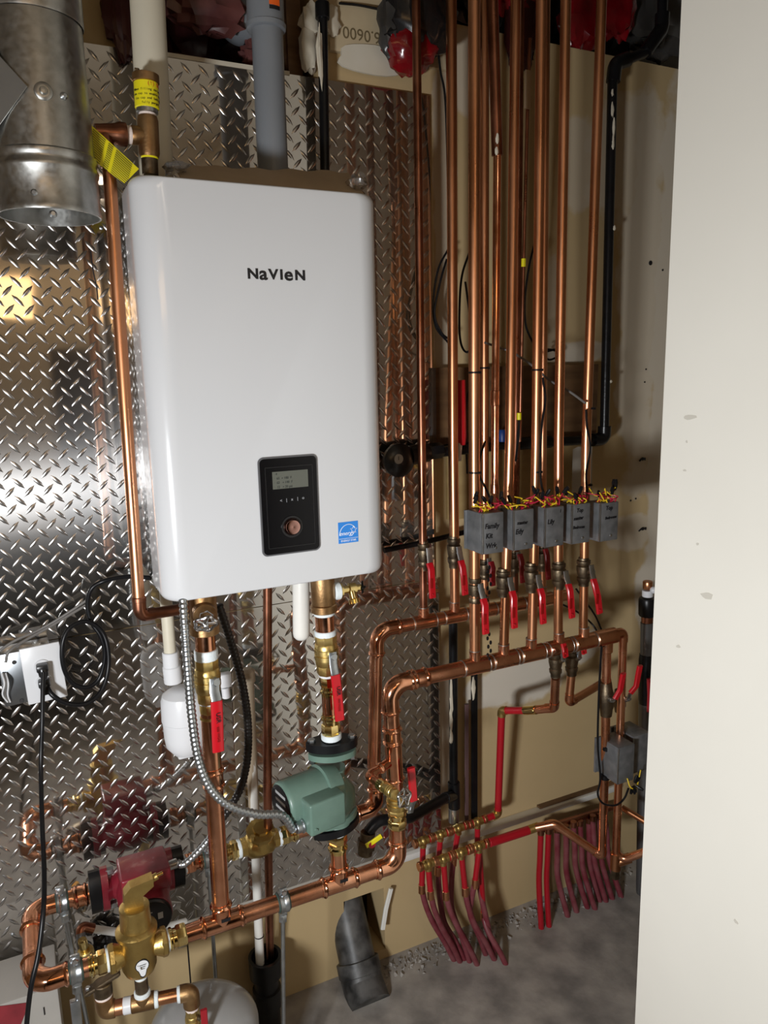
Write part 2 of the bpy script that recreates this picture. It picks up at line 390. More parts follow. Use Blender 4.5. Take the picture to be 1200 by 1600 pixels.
# ================================================================== SETTING
WB = 0.012      # drywall face lies just behind the tread plate
hx0, hx1 = P(541, 1450, 0).x, P(604, 1450, 0).x; hz0, hz1 = 0.03, P(572, 1402, 0).z
VO0, VO1, VZ = 0.045, 0.455, 2.236   # opening above the boiler
wb = MB()
wb.bx((-1.9, WB, 0), (hx0, .13, VZ)); wb.bx((hx0, WB, hz1), (hx1, .13, VZ)); wb.bx((hx0, WB, 0), (hx1, .13, hz0)); wb.bx((hx1, WB, 0), (1.85, .13, VZ))
wb.bx((-1.9, WB, VZ), (VO0, .13, 2.75)); wb.bx((VO1, WB, VZ), (0.79, .13, 2.75)); wb.bx((0.79, WB, VZ), (1.85, .13, 2.405))
wall_back = struct('wall_back', wb, wall_cream)
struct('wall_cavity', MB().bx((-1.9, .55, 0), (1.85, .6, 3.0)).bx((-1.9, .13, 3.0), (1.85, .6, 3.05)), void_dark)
struct('floor', MB().bx((-1.9, -3.4, -.06), (1.9, .6, 0)), concrete)
# ceiling: board over the room behind, open joists above the alcove
struct('ceiling', MB().bx((-1.9, -3.4, 2.62), (1.9, -.75, 2.68)).bx((-1.9, -.75, 2.9), (1.9, .6, 2.95)).bx((-1.9, -.77, 2.62), (1.9, -.75, 2.95)), ceiling_m)
for i, x in enumerate((-1.2, -.6, .62, 1.2)):
    struct('trim_%d' % (i+1), MB().bx((x-.02, -.75, 2.70), (x+.02, .13, 2.9)), wood_dark)
struct('wall_left', MB().bx((-1.95, -3.4, 0), (-1.9, .6, 3.0)), wall_cream)
struct('wall_rear', MB().bx((-1.9, -3.45, 0), (1.9, -3.4, 2.75)), wall_cream)
CX = P(1028.5, 800, .75).x
struct('wall_right', MB().bx((CX, -3.4, 0), (CX+.11, -.75, 2.95)).bx((CX+.11, -.85, 0), (1.85, -.75, 2.95)), wall_white)
struct('wall_alcove_right', MB().bx((1.85, -.85, 0), (1.9, .6, 3.0)), wall_white)
# made-up dark doorway, shelf and cabinet, added to darken the plate's reflections
dk = struct('added_dark_doorway', MB().bx((.02, -3.4, 0), (.72, -3.37, 1.78)), void_dark)  # added dark slab, shaped for the dark patch mirrored in the plate
sh = thing('added_dark_shelf', 'made-up dark shelf unit added behind the viewer for dark reflections', 'shelf', (-1.2, -3.15, 0))  # invented unit, gives the plate something dark to mirror
for x in (-1.65, -.75): build('side_panel', MB().bx((x-.015, -3.35, 0), (x+.015, -2.95, 1.5)), wood_dark, sh)
for z in (.1, .55, 1.0, 1.48): build('shelf_board', MB().bx((-1.64, -3.35, z), (-.76, -2.95, z+.025)), wood_dark, sh)
cbt = thing('added_dark_cabinet', 'made-up low black cabinet added behind the viewer for a dark reflection', 'cabinet', (-.42, -2.3, 0))  # added stand-in for the viewer's dark clothes mirrored in the plate
build('body', MB().bx((-.92, -2.52, .04), (.06, -2.08, .84), .004), satin_black, cbt); build('plinth', MB().bx((-.90, -2.50, 0), (.04, -2.11, .04)), satin_black, cbt)
for x in (-.675, -.185): dr_ = build('door', MB().bx((x-.24, -2.08, .06), (x+.24, -2.06, .82), .003), satin_black, cbt); build('handle', MB().cyl(Vector((x+.2, -2.04, .40)), Vector((x+.2, -2.04, .55)), .006, 10), zinc, dr_)
# plaster patches, marks on the wall
AX = (X, Z, -Y)
PATCH = [(818, 1062, .13, .075, 1), (765, 1078, .085, .05, 1), (1003, 480, .085, .55, .7), (985, 250, .15, .17, .6), (905, 250, .06, .12, .5), (1012, 930, .05, .13, .9), (985, 830, .10, .06, .6), (694, 300, .03, .5, .6), (730, 120, .06, .10, .6), (1040, 560, .06, .8, .8), (692, 1130, .03, .22, .7), (900, 550, .10, .03, .8), (868, 480, .03, .14, .5), (915, 1010, .07, .05, .9), (850, 1040, .06, .05, .8)]
def plaster_mask(M):      # skim-coat patches with ragged soft edges, placed on the wall itself
    nt = M.node_tree; b = nt.nodes['Principled BSDF']; src = b.inputs['Base Color'].links[0].from_socket
    geo = nt.nodes.new('ShaderNodeNewGeometry'); nz = nt.nodes.new('ShaderNodeTexNoise'); nz.inputs['Scale'].default_value = 9; nz.inputs['Detail'].default_value = 6
    nt.links.new(geo.outputs['Position'], nz.inputs['Vector'])
    acc = None
    for px, py, rx, ry, wgt in PATCH:
        c = P(px, py, -WB); mp = nt.nodes.new('ShaderNodeMapping'); mp.vector_type = 'TEXTURE'
        mp.inputs['Location'].default_value = (c.x, 0, c.z); mp.inputs['Scale'].default_value = (rx, 1e3, ry); nt.links.new(geo.outputs['Position'], mp.inputs['Vector'])
        ln = nt.nodes.new('ShaderNodeVectorMath'); ln.operation = 'LENGTH'; nt.links.new(mp.outputs[0], ln.inputs[0])
        ad = nt.nodes.new('ShaderNodeMath'); ad.operation = 'MULTIPLY_ADD'; ad.inputs[1].default_value = 1.6; nt.links.new(nz.outputs['Fac'], ad.inputs[0]); nt.links.new(ln.outputs['Value'], ad.inputs[2])
        mr = nt.nodes.new('ShaderNodeMapRange'); mr.inputs[1].default_value = 1.72; mr.inputs[2].default_value = 1.92; mr.inputs[3].default_value = wgt; mr.inputs[4].default_value = 0; nt.links.new(ad.outputs[0], mr.inputs[0])
        if acc is None: acc = mr.outputs[0]
        else:
            mxn = nt.nodes.new('ShaderNodeMath'); mxn.operation = 'MAXIMUM'; nt.links.new(acc, mxn.inputs[0]); nt.links.new(mr.outputs[0], mxn.inputs[1]); acc = mxn.outputs[0]
    mix = nt.nodes.new('ShaderNodeMixRGB'); mix.inputs[2].default_value = (.62, .565, .475, 1); nt.links.new(acc, mix.inputs[0]); nt.links.new(src, mix.inputs[1]); nt.links.new(mix.outputs[0], b.inputs['Base Color'])
wall_plastered = mat('wall_plastered', (0.53,0.395,0.21), 0.75, 0, col2=(0.475,0.35,0.18), vscale=2.2, bump=0.06, bscale=40)
plaster_mask(wall_plastered)
wall_back.data.materials[0] = wall_plastered
for i, (px, py, r_) in enumerate([(1003, 718, .011), (1003, 827, .014)]):
    c = P(px, py, -WB)
    for k in range(4): build('black_scribble', MB().tube(smooth([c+Vector((-r_+k*.003, -.002, -.004+.002*k)), c+Vector((0, -.003, .005-.002*k)), c+Vector((r_, -.002, -.002+.002*k))], 5), .0022, 6), ink, wall_back)
for px, py, q in ((1016, 411, .0065), (1009, 577, .0025), (1007, 597, .0025), (985, 782, .003), (993, 779, .003), (1035, 422, .003), (660, 905, .003), (705, 555, .004)):
    c = P(px, py, -WB); build('nail_hole', MB().cyl(c, c-Y*.002, q, 10), ink, wall_back)
for i, (px, py, a, b) in enumerate([(1078, 652, .012, .004), (1105, 931, .010, .006), (1090, 850, .003, .002), (1150, 1440, .004, .003), (1060, 1010, .004, .003), (1070, 735, .003, .002), (1073, 690, .002, .002)]):
    v = _ray(px, py); t = (CX-CAM.x)/v.x; c = CAM+v*t
    build('scuff_mark', blob(c, (Y, Z, -X), a, b, .0005, 10, .3, 40+i), mat('scuff', (.58,.55,.48), .8), bpy.data.objects['wall_right'])
# ------------------------------------------------------------------ tread plate sheets
def tread_sheet(name, label, x0, x1, z0, z1):
    T = thing(name, label, 'metal sheet', ((x0+x1)/2, 0, z0))
    build('sheet_panel', MB().bx((x0, 0, z0), (x1, .009, z1)), alu_plate, T)
    m_ = MB(); p = 0.0352; L, W, H = .0160, .0045, .0023
    i0, i1 = int(x0/p)-1, int(x1/p)+2; j0, j1 = int(z0/p)-1, int(z1/p)+2
    for i in range(i0, i1):
        for j in range(j0, j1):
            for k in (0, 1):
                c = Vector(((i+.5*k)*p, 0, (j+.5*k)*p))
                if not (x0+.006 < c.x < x1-.006 and z0+.006 < c.z < z1-.006): continue
                a = math.radians(47 if k else -47); u = Vector((math.cos(a), 0, math.sin(a))); v = Vector((-u.z, 0, u.x)); n = -Y*H
                q = [c-u*L, c-u*L*.35-v*W*.85, c+u*L*.35-v*W*.85, c+u*L, c+u*L*.35+v*W*.85, c-u*L*.35+v*W*.85, c-u*L*.5+n, c+u*L*.5+n]
                m_.add(q, [(0, 1, 6), (1, 2, 7, 6), (2, 3, 7), (3, 4, 7), (4, 5, 6, 7), (5, 0, 6)])
    o = build('raised_tread', m_, alu_lug, T, 179); o['kind'] = 'stuff'
    return T
PXR = P(678, 800, 0).x
tread_sheet('tread_plate_sheet', 'upper polished diamond tread plate sheet on the wall behind the boiler', -1.2, PXR, 1.076, 2.237)
tread_sheet('tread_plate_sheet', 'lower polished diamond tread plate sheet on the wall behind the pumps', -1.2, PXR+.012, .313, 1.074)
for px, py in ((158, 356), (640, 180), (640, 560), (660, 1000), (250, 1200), (20, 1460), (100, 1290), (640, 1240)):
    c = P(px, py, 0); s_ = build('sheet_screw', MB().lathe(c, -Y, [(0, .004), (.0015, .0036), (.0025, .0015)], 10), zinc, bpy.data.objects['tread_plate_sheet' if py < 1000 else 'tread_plate_sheet.001'])
build('marker_scratch', MB().tube(smooth(PL([(142, 392, .0016), (145, 420, .0016), (151, 448, .0016), (153, 468, .0016)]), 4), .0012, 6), ink, bpy.data.objects['tread_plate_sheet'])
# rail along the foot of the plate
za = P(300, 1450, .02).z-.012
tr = MB().bx((-.9, -.014, za-.009), (P(965, 1240, 0).x, WB, za+.009), .002)
struct('trim_5', tr, pvc_white)
struct('trim_6', MB().bx((P(842, 1290, 0).x, -.004, za+.009), (P(965, 1240, 0).x, WB, za+.015)), wood_dark)  # dark strip put in for the shaded gap above the rail
# ================================================================== BOILER
B0 = Vector((0, -.34, 1.213)); BWd, BH = .44, .72
T = thing('wall_boiler', 'white wall-hung boiler with rounded front cover and black control panel', 'boiler', (.22, -.2, 1.213))
def rrect(ix, iz, r, y, n=6):
    x0, x1, z0, z1 = ix, BWd-ix, 1.213+iz, 1.933-iz; pts = []
    for cx, cz, a0 in ((x1-r, z0+r, -90), (x1-r, z1-r, 0), (x0+r, z1-r, 90), (x0+r, z0+r, 180)):
        for k in range(n+1):
            a = math.radians(a0+90*k/n); pts.append(Vector((cx+r*math.cos(a), y, cz+r*math.sin(a))))
    return pts
m_ = MB(); rings = [rrect(0, 0, .017, -.225), rrect(0, 0, .017, -.298)]
for k in range(1, 11):
    a = math.radians(9*k); rings.append(rrect(.045*(1-math.cos(a)),   .007*(1-math.cos(a)), .017, -.298-.042*math.sin(a)))
n_ = len(rings[0]); vs = [p for r in rings for p in r]; fs = []
for i in range(len(rings)-1):
    for k in range(n_): fs.append((i*n_+k, i*n_+(k+1) % n_, (i+1)*n_+(k+1) % n_, (i+1)*n_+k))
fs += [tuple(range(n_)), tuple((len(rings)-1)*n_+k for k in range(n_))]
build('front_cover', m_.add(vs, fs), enamel, T, 60)
build('casing', MB().bx((.006, -.225, 1.219), (.434, -.012, 1.928), .004), enamel_side, T)
build('cover_seam', MB().bx((.003, -.232, 1.216), (.437, -.224, 1.930)), satin_black, T)
FY = .34
def fpt(x, y, o=0.0): return P(x, y, FY+o)
def rr_prism(c, w_, h, r, y0, th, n=6):
    poly = []
    for sx, sz, a0 in ((1, -1, -90), (1, 1, 0), (-1, 1, 90), (-1, -1, 180)):
        for k in range(n+1):
            a = math.radians(a0+90*k/n); poly.append(Vector((c.x+sx*(w_/2-r)+r*math.cos(a), y0, c.z+sz*(h/2-r)+r*math.sin(a))))
    return MB().prism(poly, -Y, th)
def frect(px0, px1, py0, py1):
    a = fpt(px0, (py0+py1)/2); b = fpt(px1, (py0+py1)/2); c = fpt((px0+px1)/2, py0); d = fpt((px0+px1)/2, py1)
    return Vector(((a.x+b.x)/2, -FY, (c.z+d.z)/2)), b.x-a.x, c.z-d.z
c, w_, h = frect(405.5, 497.5, 712, 865)
cp = build('control_panel', rr_prism(c, w_, h, .010, -.339, .0035), mat('panel_rim', (.10,.10,.105), .3), T)
build('bezel', rr_prism(c, w_-.006, h-.006, .008, -.3425, .0015), gloss_black, cp)
c2, w2, h2 = frect(416, 489, 728, 853)
# inner recess outline
for (dx, dz, a, b) in ((-w2/2, 0, .0012, h2), (w2/2, 0, .0012, h2), (0, h2/2, w2, .0012), (0, -h2/2, w2, .0012)):
    build('bezel_ridge', MB().box(Vector((c2.x+dx, -.3443, c2.z+dz)), (a, .001, b)), satin_black, cp)
c3, w3, h3 = frect(424.5, 480, 735, 762); sc = build('display_screen', MB().box(Vector((c3.x, -.3443, c3.z)), (w3, .001, h3)), lcd, cp)
for r_, row in enumerate(('· 4', '·  65  ▪ 180  F', '·  63   ▪ 140  F', '·  12   ▪ 20 psi')):
    text('display_text', row, (c3.x-w3*.46, -.3450, c3.z+h3*(.36-.25*r_)), X, Z, .0062, ink_soft, cp, sx=.95)
for k, ch in enumerate('<|x|o'):
    q = fpt(438+8.6*k, 782-1.2*k); text('touch_icon', ch, (q.x, -.3446, q.z), X, Z, .008, mat('icon_grey', (.35,.36,.38), .4), cp, 'CENTER')
q = fpt(455, 822); q.y = -.3442
build('dial_ring', MB().lathe(q, -Y, [(0, .021), (.002, .0205), (.002, .017), (0.0005, .017)], 32), satin_black, cp)
build('dial_knob', MB().lathe(q, -Y, [(0, .0165), (.005, .0160), (.009, .013), (.0095, .010), (.0085, .0)], 32), mat('chrome_red_reflection', (.50,.28,.24), .08, 1), cp)  # chrome tinted to paint in a reddish copper reflection
# logo: letters at one common height
q0 = fpt(386, 428); wl = fpt(475, 428).x-q0.x; hh = .0172
for ch, f0, cap in (('N', .0, 1), ('a', .208, 0), ('V', .375, 1), ('I', .562, 1), ('e', .640, 0), ('N', .828, 1)):
    sz = hh/.73 if cap else hh/.555
    text('logo_letter', ch, (q0.x+wl*f0, -.3404, q0.z-hh/2+.36*sz-(.0 if cap else .0017)), X, Z, sz, ink, T, 'LEFT', sx=(1.12 if cap else 1.10), bold=.0008)
c4, w4, h4 = frect(528.5, 559.5, 815, 848)
st = build('efficiency_sticker', MB().box(Vector((c4.x, -.3403, c4.z)), (w4, .0006, h4)), blue, T)
st['label'] = 'small blue efficiency sticker with white star'
build('sticker_line', MB().box(Vector((c4.x, -.3408, c4.z-h4*.28)), (w4*.96, .0004, .0006)), ink_white, st)
arc = [Vector((c4.x+w4*.44*math.cos(a), -.3409, c4.z-h4*.12+h4*.5*math.sin(a))) for a in [math.pi*(1-.78*k/14) for k in range(15)]]
build('sticker_arc', MB().tube(arc, .0006, 6), ink_white, st)
sp = []
for k in range(10):
    a = math.pi/2+math.pi*k/5; r_ = .0075 if k % 2 == 0 else .0034; sp.append(Vector((c4.x+w4*.27+r_*math.cos(a), -.3408, c4.z+h4*.10+r_*math.sin(a))))
build('sticker_star', MB().tube(sp+[sp[0]], .0005, 6), ink_white, st)
text('sticker_script', 'energy', (c4.x-w4*.08, -.3408, c4.z-h4*.04), X, (.12, 0, 1), .0115, ink_white, st, 'CENTER', shear=.3)
text('sticker_text', 'ENERGY STAR', (c4.x, -.3408, c4.z-h4*.39), X, Z, .0056, ink_white, st, 'CENTER', sx=.9)
# packing board and film left on top of the boiler
a, b = P(268, 252, .22), P(537, 274, .20)
m_ = MB(); vs = []; nn = 24
for i in range(nn+1):
    f = i/nn; x = a.x+(b.x-a.x)*f; zz = a.z+(b.z-a.z)*f+.002*math.sin(i*1.3)
    vs += [Vector((x, -.30, 1.934)), Vector((x, -.215+.01*math.sin(f*5), zz)), Vector((x, -.212+.01*math.sin(f*5), zz)), Vector((x, -.295, 1.9335))]
fs = [(i*4+k, i*4+(k+1) % 4, i*4+4+(k+1) % 4, i*4+4+k) for i in range(nn) for k in range(4)]+[(0, 1, 2, 3), (nn*4, nn*4+3, nn*4+2, nn*4+1)]
pk = thing('packing_flap', 'tan packing board flap with crumpled clear film lying on top of the boiler', 'cardboard', (.22, -.25, 1.934))
build('board', m_.add(vs, fs), cardboard, pk)
for i, (px, py, sx, sz) in enumerate(((275, 262, .020, .010), (555, 287, .016, .016))):
    build('film_crease', crumple(P(px, py, .27), (sx, .03, sz), 60+i, 14, .5), film_clear, pk)
# ================================================================== DUCT
dc = -.25
d0, d1 = P(79, 340, .25), P(79, 340, .25); d0 = d0.copy(); zt = 2.75; DR = .0775
T = thing('sheet_metal_duct', 'round galvanised duct hanging open-ended at the upper left', 'duct', d0)
z0 = d0.z
m_ = MB()
prof = [(0, DR*.985), (0, DR*1.02), (.004, DR*1.035), (.008, DR*1.02), (.060, DR*1.01), (.064, DR*1.04), (.070, DR*1.045), (.075, DR*1.01), (.080, DR*1.01), (.083, DR*1.035), (.089, DR*1.03), (.092, DR*.985), (.30, DR*.96)]
m_.lathe(d0, Z, [(0.10, DR*.90), (0, DR*.975)]+prof, 40, cap=False)
build('lower_section', m_, galv, T)
build('upper_section', MB().lathe(d0+Z*.285, Z, [(0, DR*.985), (.004, DR*1.0), (.14, DR*1.0), (.145, DR*1.03), (.153, DR*1.03), (.158, DR*1.0), (zt-z0-.3, DR*1.0)], 40, cap=False), galv, T)
# damper pivot with dimple, screws, overlapping gore
def on_duct(px, py):
    v = _ray(px, py); o = CAM-d0; a = v.x**2+v.y**2; b = 2*(o.x*v.x+o.y*v.y); c_ = o.x**2+o.y**2-(DR*.985)**2
    t = (-b-math.sqrt(max(b*b-4*a*c_, 0)))/(2*a); q = CAM+v*t; n = Vector((q.x-d0.x, q.y-d0.y, 0)).normalized(); return q, n
q, n = on_duct(68, 142); build('damper_pivot', MB().lathe(q-n*.003, n, [(0, .014), (.004, .013), (.006, .009), (.0055, .006), (.010, .005), (.0105, .002)], 20), galv, T)
for px, py in ((54, 301), (83, 334), (100, 150)):
    q, n = on_duct(px, py); build('sheet_screw', MB().lathe(q-n*.001, n, [(0, .006), (.003, .0055), (.005, .003)], 12), zinc, T)
poly = []
for px, py in ((-60, 30), (0, 88), (44, 137), (0, 200), (-60, 255)):
    q, n = on_duct(max(px, 2), py) if px >= 0 else (None, None)
    if q is None:
        qa, na = on_duct(2, py); q = qa+Vector((-.02, .03, 0)); n = na
    poly.append(q+n*.005)
build('gore_flap', MB().prism(poly, Vector((-.55, -.83, 0)).normalized(), .0012), mat('galv_dull', (.55,.55,.53), .55, 1), T)
q, n = on_duct(130, 235); build('hanger_clip', MB().strip([P(131, 200, .24), P(134, 245, .24), P(141, 255, .24)], X, .008, .003), zinc, T)
# ================================================================== VENT AND GAS PIPES ABOVE THE BOILER
T = thing('white_vent_pipe', 'white plastic vent pipe rising from the left of the boiler top', 'pipe', P(243, 262, .15))
a, b = P(246, 300, .15), P(231, -40, .15); b = Vector((a.x+(b.x-a.x), a.y, b.z))
build('pipe_run', MB().tube([a, b+Z*.15], .0302, 28), pvc_cream, T)
T = thing('grey_vent_pipe', 'grey plastic vent pipe with coupling and orange label above the boiler', 'pipe', P(427, 262, .13))
a, b = P(428, 300, .13), P(414, -40, .13)
build('pipe_run', MB().tube([a, b+Z*.1], .0302, 28), pvc_grey, T)
c, dr = P(416, 49, .13), (b-a).normalized()
build('coupling', MB().lathe(c, dr, [(0, .034), (.002, .0375), (.010, .0385), (.012, .0355), (.2, .0355)], 28), pvc_grey, T)
c = P(417, 16, .13)
for (za_, zb_, mt) in ((-.004, .013, orange), (-.0115, -.0045, ink)):
    pts = [c+Vector((.0358*math.cos(t), .0358*math.sin(t), 0)) for t in [math.radians(-128+62*k/8) for k in range(9)]]
    vs = [p+Z*za_ for p in pts]+[p+Z*zb_ for p in pts]; build('label_band', MB().add(vs, [(k, k+1, 10+k, 9+k) for k in range(8)]), mt, T)
T = thing('grey_vent_elbow', 'dark grey plastic pipe end slanting out of the cavity by the grey vent', 'pipe', P(375, 60, .02))
a, b = P(371, 62, -.06), P(392, -70, -.09)
build('pipe_run', MB().lathe(a, b-a, [(0, .008), (.003, .026), (.010, .036), (.02, .041), (.26, .042)], 28), pvc_grey, T)
T = thing('black_gas_pipe', 'thin black iron pipe dropping behind the right of the boiler top', 'pipe', P(508, 270, .04))
a, b = P(508, 300, .04), P(503, -40, .04)
build('pipe_run', MB().tube([a, b], .0105, 18), iron, T)
build('pipe_coupling', MB().cyl(P(504, 30, .04), P(503.5, 4, .04), .0155), iron, T)
build('plaster_drip', crumple(P(500, 88, .052), (.006, .006, .055), 5, 14, .5), plaster_white, T)
for i, (px, py, s_) in enumerate(((484, 34, (.022, .016, .035)), (482, 78, (.023, .018, .042)), (519, 35, (.016, .01, .03)))):
    tag(build('plaster_lump', crumple(P(px, py, .012), s_, 20+i, 18, .35), plaster_white), ('small cracked white plaster lump left of the thin black pipe, near the ceiling', 'larger white plaster lump bulging left of the thin black pipe', 'white plaster smear right of the thin black pipe near the ceiling')[i], 'plaster')
build('cable', MB(), iron) if False else None
# wooden post in the cavity, header board
struct('trim_7', MB().bx((P(468, 60, 0).x-.02, .02, 2.0), (P(468, 60, 0).x+.012, .1, 2.75)), wood_dark)
hb = MB().bx((P(515, 60, 0).x, -.002, P(560, 78, 0).z-.01), (P(705, 60, 0).x, WB+.003, 2.74))
hd = struct('trim_8', hb, paper_board)
text('stencil_print', '36.0600', (P(570, 56, 0).x, -.0026, P(570, 56, 0).z), -X, -Z, .034, mat('stencil_ink', (.16,.12,.06), .7), hd, 'CENTER')
build('ledge_patch', blob(P(585, 96, 0), AX, .10, .028, .006, 24, .15, 77), plaster, hd)
struct('trim_9', MB().bx((VO0, -.002, VZ-.002), (VO1-.06, .02, VZ+.006)), plaster_white)
# ---- plastic sheeting and insulation in the ceiling cavity
def sheet(name, label, c, sz, mt, seed, cat='plastic sheeting', amp=.35, n=26):
    return tag(build(name, crumple(c, sz, seed, n, amp), mt, ang=25), label, cat)
sheet('plastic_sheeting', 'dark maroon plastic sheeting bulging out of the cavity between the vent pipes', P(300, 10, -.20), (.15, .06, .15), maroon_film, 1)
sheet('plastic_sheeting', 'dusky pink plastic sheeting folded behind the grey vent pipe', P(410, 88, -.05), (.05, .02, .03), pink_film, 2)
sheet('plastic_sheeting', 'dusky pink crumpled sheeting high up left of the grey vent pipe', P(320, 10, -.02), (.09, .03, .05), pink_film, 3)
sheet('plastic_sheeting', 'dark crumpled sheeting beside the duct, left of the white vent pipe', P(190, 20, .01), (.035, .02, .075), maroon_film, 4)
T = thing('sealant_bag', 'shiny red and black plastic bag bulging from the wall left of the copper pipes', 'plastic bag', P(640, 110, .05))
build('red_bag', crumple(P(640, 78, .05), (.060, .045, .052), 8, 24, .25), red_film, T)
build('black_bag', crumple(P(655, 30, .06), (.085, .05, .075), 9, 24, .3), dark_film, T)
build('bag_flap', crumple(P(612, 40, .05), (.03, .03, .06), 10, 18, .4), grey_film, T)
sheet('plastic_sheeting', 'red plastic sheeting draped at the ceiling between the two right copper risers', P(908, 25, -.02), (.07, .03, .085), red_film, 11)
sheet('plastic_sheeting', 'red plastic sheeting tucked at the ceiling right of the last copper riser', P(965, 5, -.02), (.06, .03, .09), red_film, 12)
sheet('plastic_sheeting', 'red plastic scrap at the ceiling behind the middle copper risers', P(805, -5, -.02), (.09, .03, .05), red_film, 13)
sheet('plastic_sheeting', 'dark red sheeting hanging behind the middle copper risers', P(815, 40, -.005), (.05, .012, .11), maroon_film, 14)
sheet('plastic_sheeting', 'black plastic sheeting filling the ceiling gap left of the red sheeting', P(740, -15, -.06), (.10, .05, .08), dark_film, 15)
sheet('plastic_sheeting', 'smoky grey plastic sheeting behind the bent black pipe at upper right', P(1020, 25, -.07), (.13, .05, .10), grey_film, 16)
sheet('plastic_sheeting', 'black plastic sheeting along the ceiling behind the red sheeting', P(880, -5, -.17), (.22, .04, .14), dark_film, 17)
# ================================================================== RELIEF / AIR VENT ON TOP OF THE BOILER
D = .22
T = thing('automatic_air_vent', 'brass air vent with yellow caution label beside the white vent pipe', 'air vent', P(234, 268, D))
stack(T, 227, 110, 235, 275, D, [('tee_body', 182, 246, 32, bronze, 'bulge'), ('yellow_band', 242, 249, 27, yellow, 'cyl'), ('nipple', 246, 275, 25, bronze_old, 'cyl'), ('tape_band', 176, 184, 26, tape_pink, 'cyl'), ('vent_base', 168, 178, 33, zinc, 'bulge'), ('caution_label', 129, 171, 37, yellow, 'cyl'), ('vent_cap', 116, 131, 41, bronze, 'bulge')], 28)
build('cap_valve', MB().cyl(P(215, 118, D+.01), P(214, 107, D+.01), .004).cyl(P(215, 110, D+.01), P(210, 108, D+.01), .003), bronze_old, T)
c = P(229, 150, D); rl = RW(229, 150, D, 37)
def curved_text(body, zoff, size, mt, a0):
    for i, ch in enumerate(body):
        if ch == ' ': continue
        a = a0+i*size*.52/rl; n = Vector((math.sin(a), -math.cos(a), 0)); u = Vector((math.cos(a), math.sin(a), 0))
        text('label_print', ch, c+n*(rl+.0003)+Z*zoff, u, Z, size, mt, T, 'CENTER', th=.0002)
curved_text('(!) CAUTION', .0145, .0085, ink_red, .05)
for k, row in enumerate(('When filling the boiler raise', 'the cap to enable the vent. Close', 'the cap and lock when', 'fully purged')): curved_text(row, .005-.007*k, .0052, ink, -1.25+(.0, -.1, .1, .7)[k])
a, b = P(217, 212, D), P(143, 206, D+.005)
ax = (b-a).normalized(); L = (b-a).length
seg(T, 'branch_port', a+ax*-.01, a+ax*.014, .0155, bronze, 'bulge')
seg(T, 'branch_tape', a+ax*.012, a+ax*.024, .0145, tape_pink)
T = thing('relief_outlet', 'brown copper reducer elbow with yellow warning tag hanging from it', 'pipe fitting', P(170, 240, D))
build('reducer', MB().lathe(a+ax*.022, ax, [(0, .019), (.010, .0195), (.018, .0165), (.036, .0145), (.05, .013)], 24), copper_dark, T)
e = P(163, 212, D+.005); build('elbow_fitting', MB().tube(fillet([a+ax*.05, e, P(170, 262, D+.01)], .02), .0135, 20), copper_dark, T)
tagm = MB().prism([P(143, 196, D+.03), P(217, 264, D+.035), P(194, 287, D+.04), P(132, 240, D+.035)], -Y, .0006)
tg = build('warning_tag', tagm, yellow, T)
A, Bq, Cq = P(143, 196, D+.031), P(217, 264, D+.036), P(132, 240, D+.036)
uu, vv = (Bq-A), (A-Cq); un = uu.normalized(); vn = (vv-un*vv.dot(un)).normalized()
for k in range(13):
    o = A-vv*(.07+.07*k)-Y*.0014
    m_ = MB()
    for s0, s1 in ((.04, .30), (.36, .46), (.52, .86)):
        m_.strip([o+uu*s0, o+uu*((s0+s1)/2), o+uu*s1], vn, .0009, .0003)
    build('tag_print', m_, ink, tg)
build('tag_tie', MB().tube(smooth([P(141, 193, D+.03), P(138, 205, D+.035), P(136, 215, D+.02)], 5), .0012, 6), pvc_white, T)
T = thing('relief_discharge_pipe', 'copper discharge pipe running down beside the left of the boiler', 'pipe', P(220, 970, .24))
a, b, c = P(170, 258, .235), P(219, 962, .24), P(288, 951, .19)
pipe(T, 'pipe_run', [a, b+Z*.02], .0111, copper_old)
selbow(T, b, a, c, .0111, .03, copper_dark)
pipe(T, 'pipe_tail', [b+(c-b).normalized()*.02, c+(c-b)*.4], .0111, copper_dark)
ring(T, 'pipe_collar', b+(a-b).normalized()*.032, a-b, .0132, .010, copper_dark)
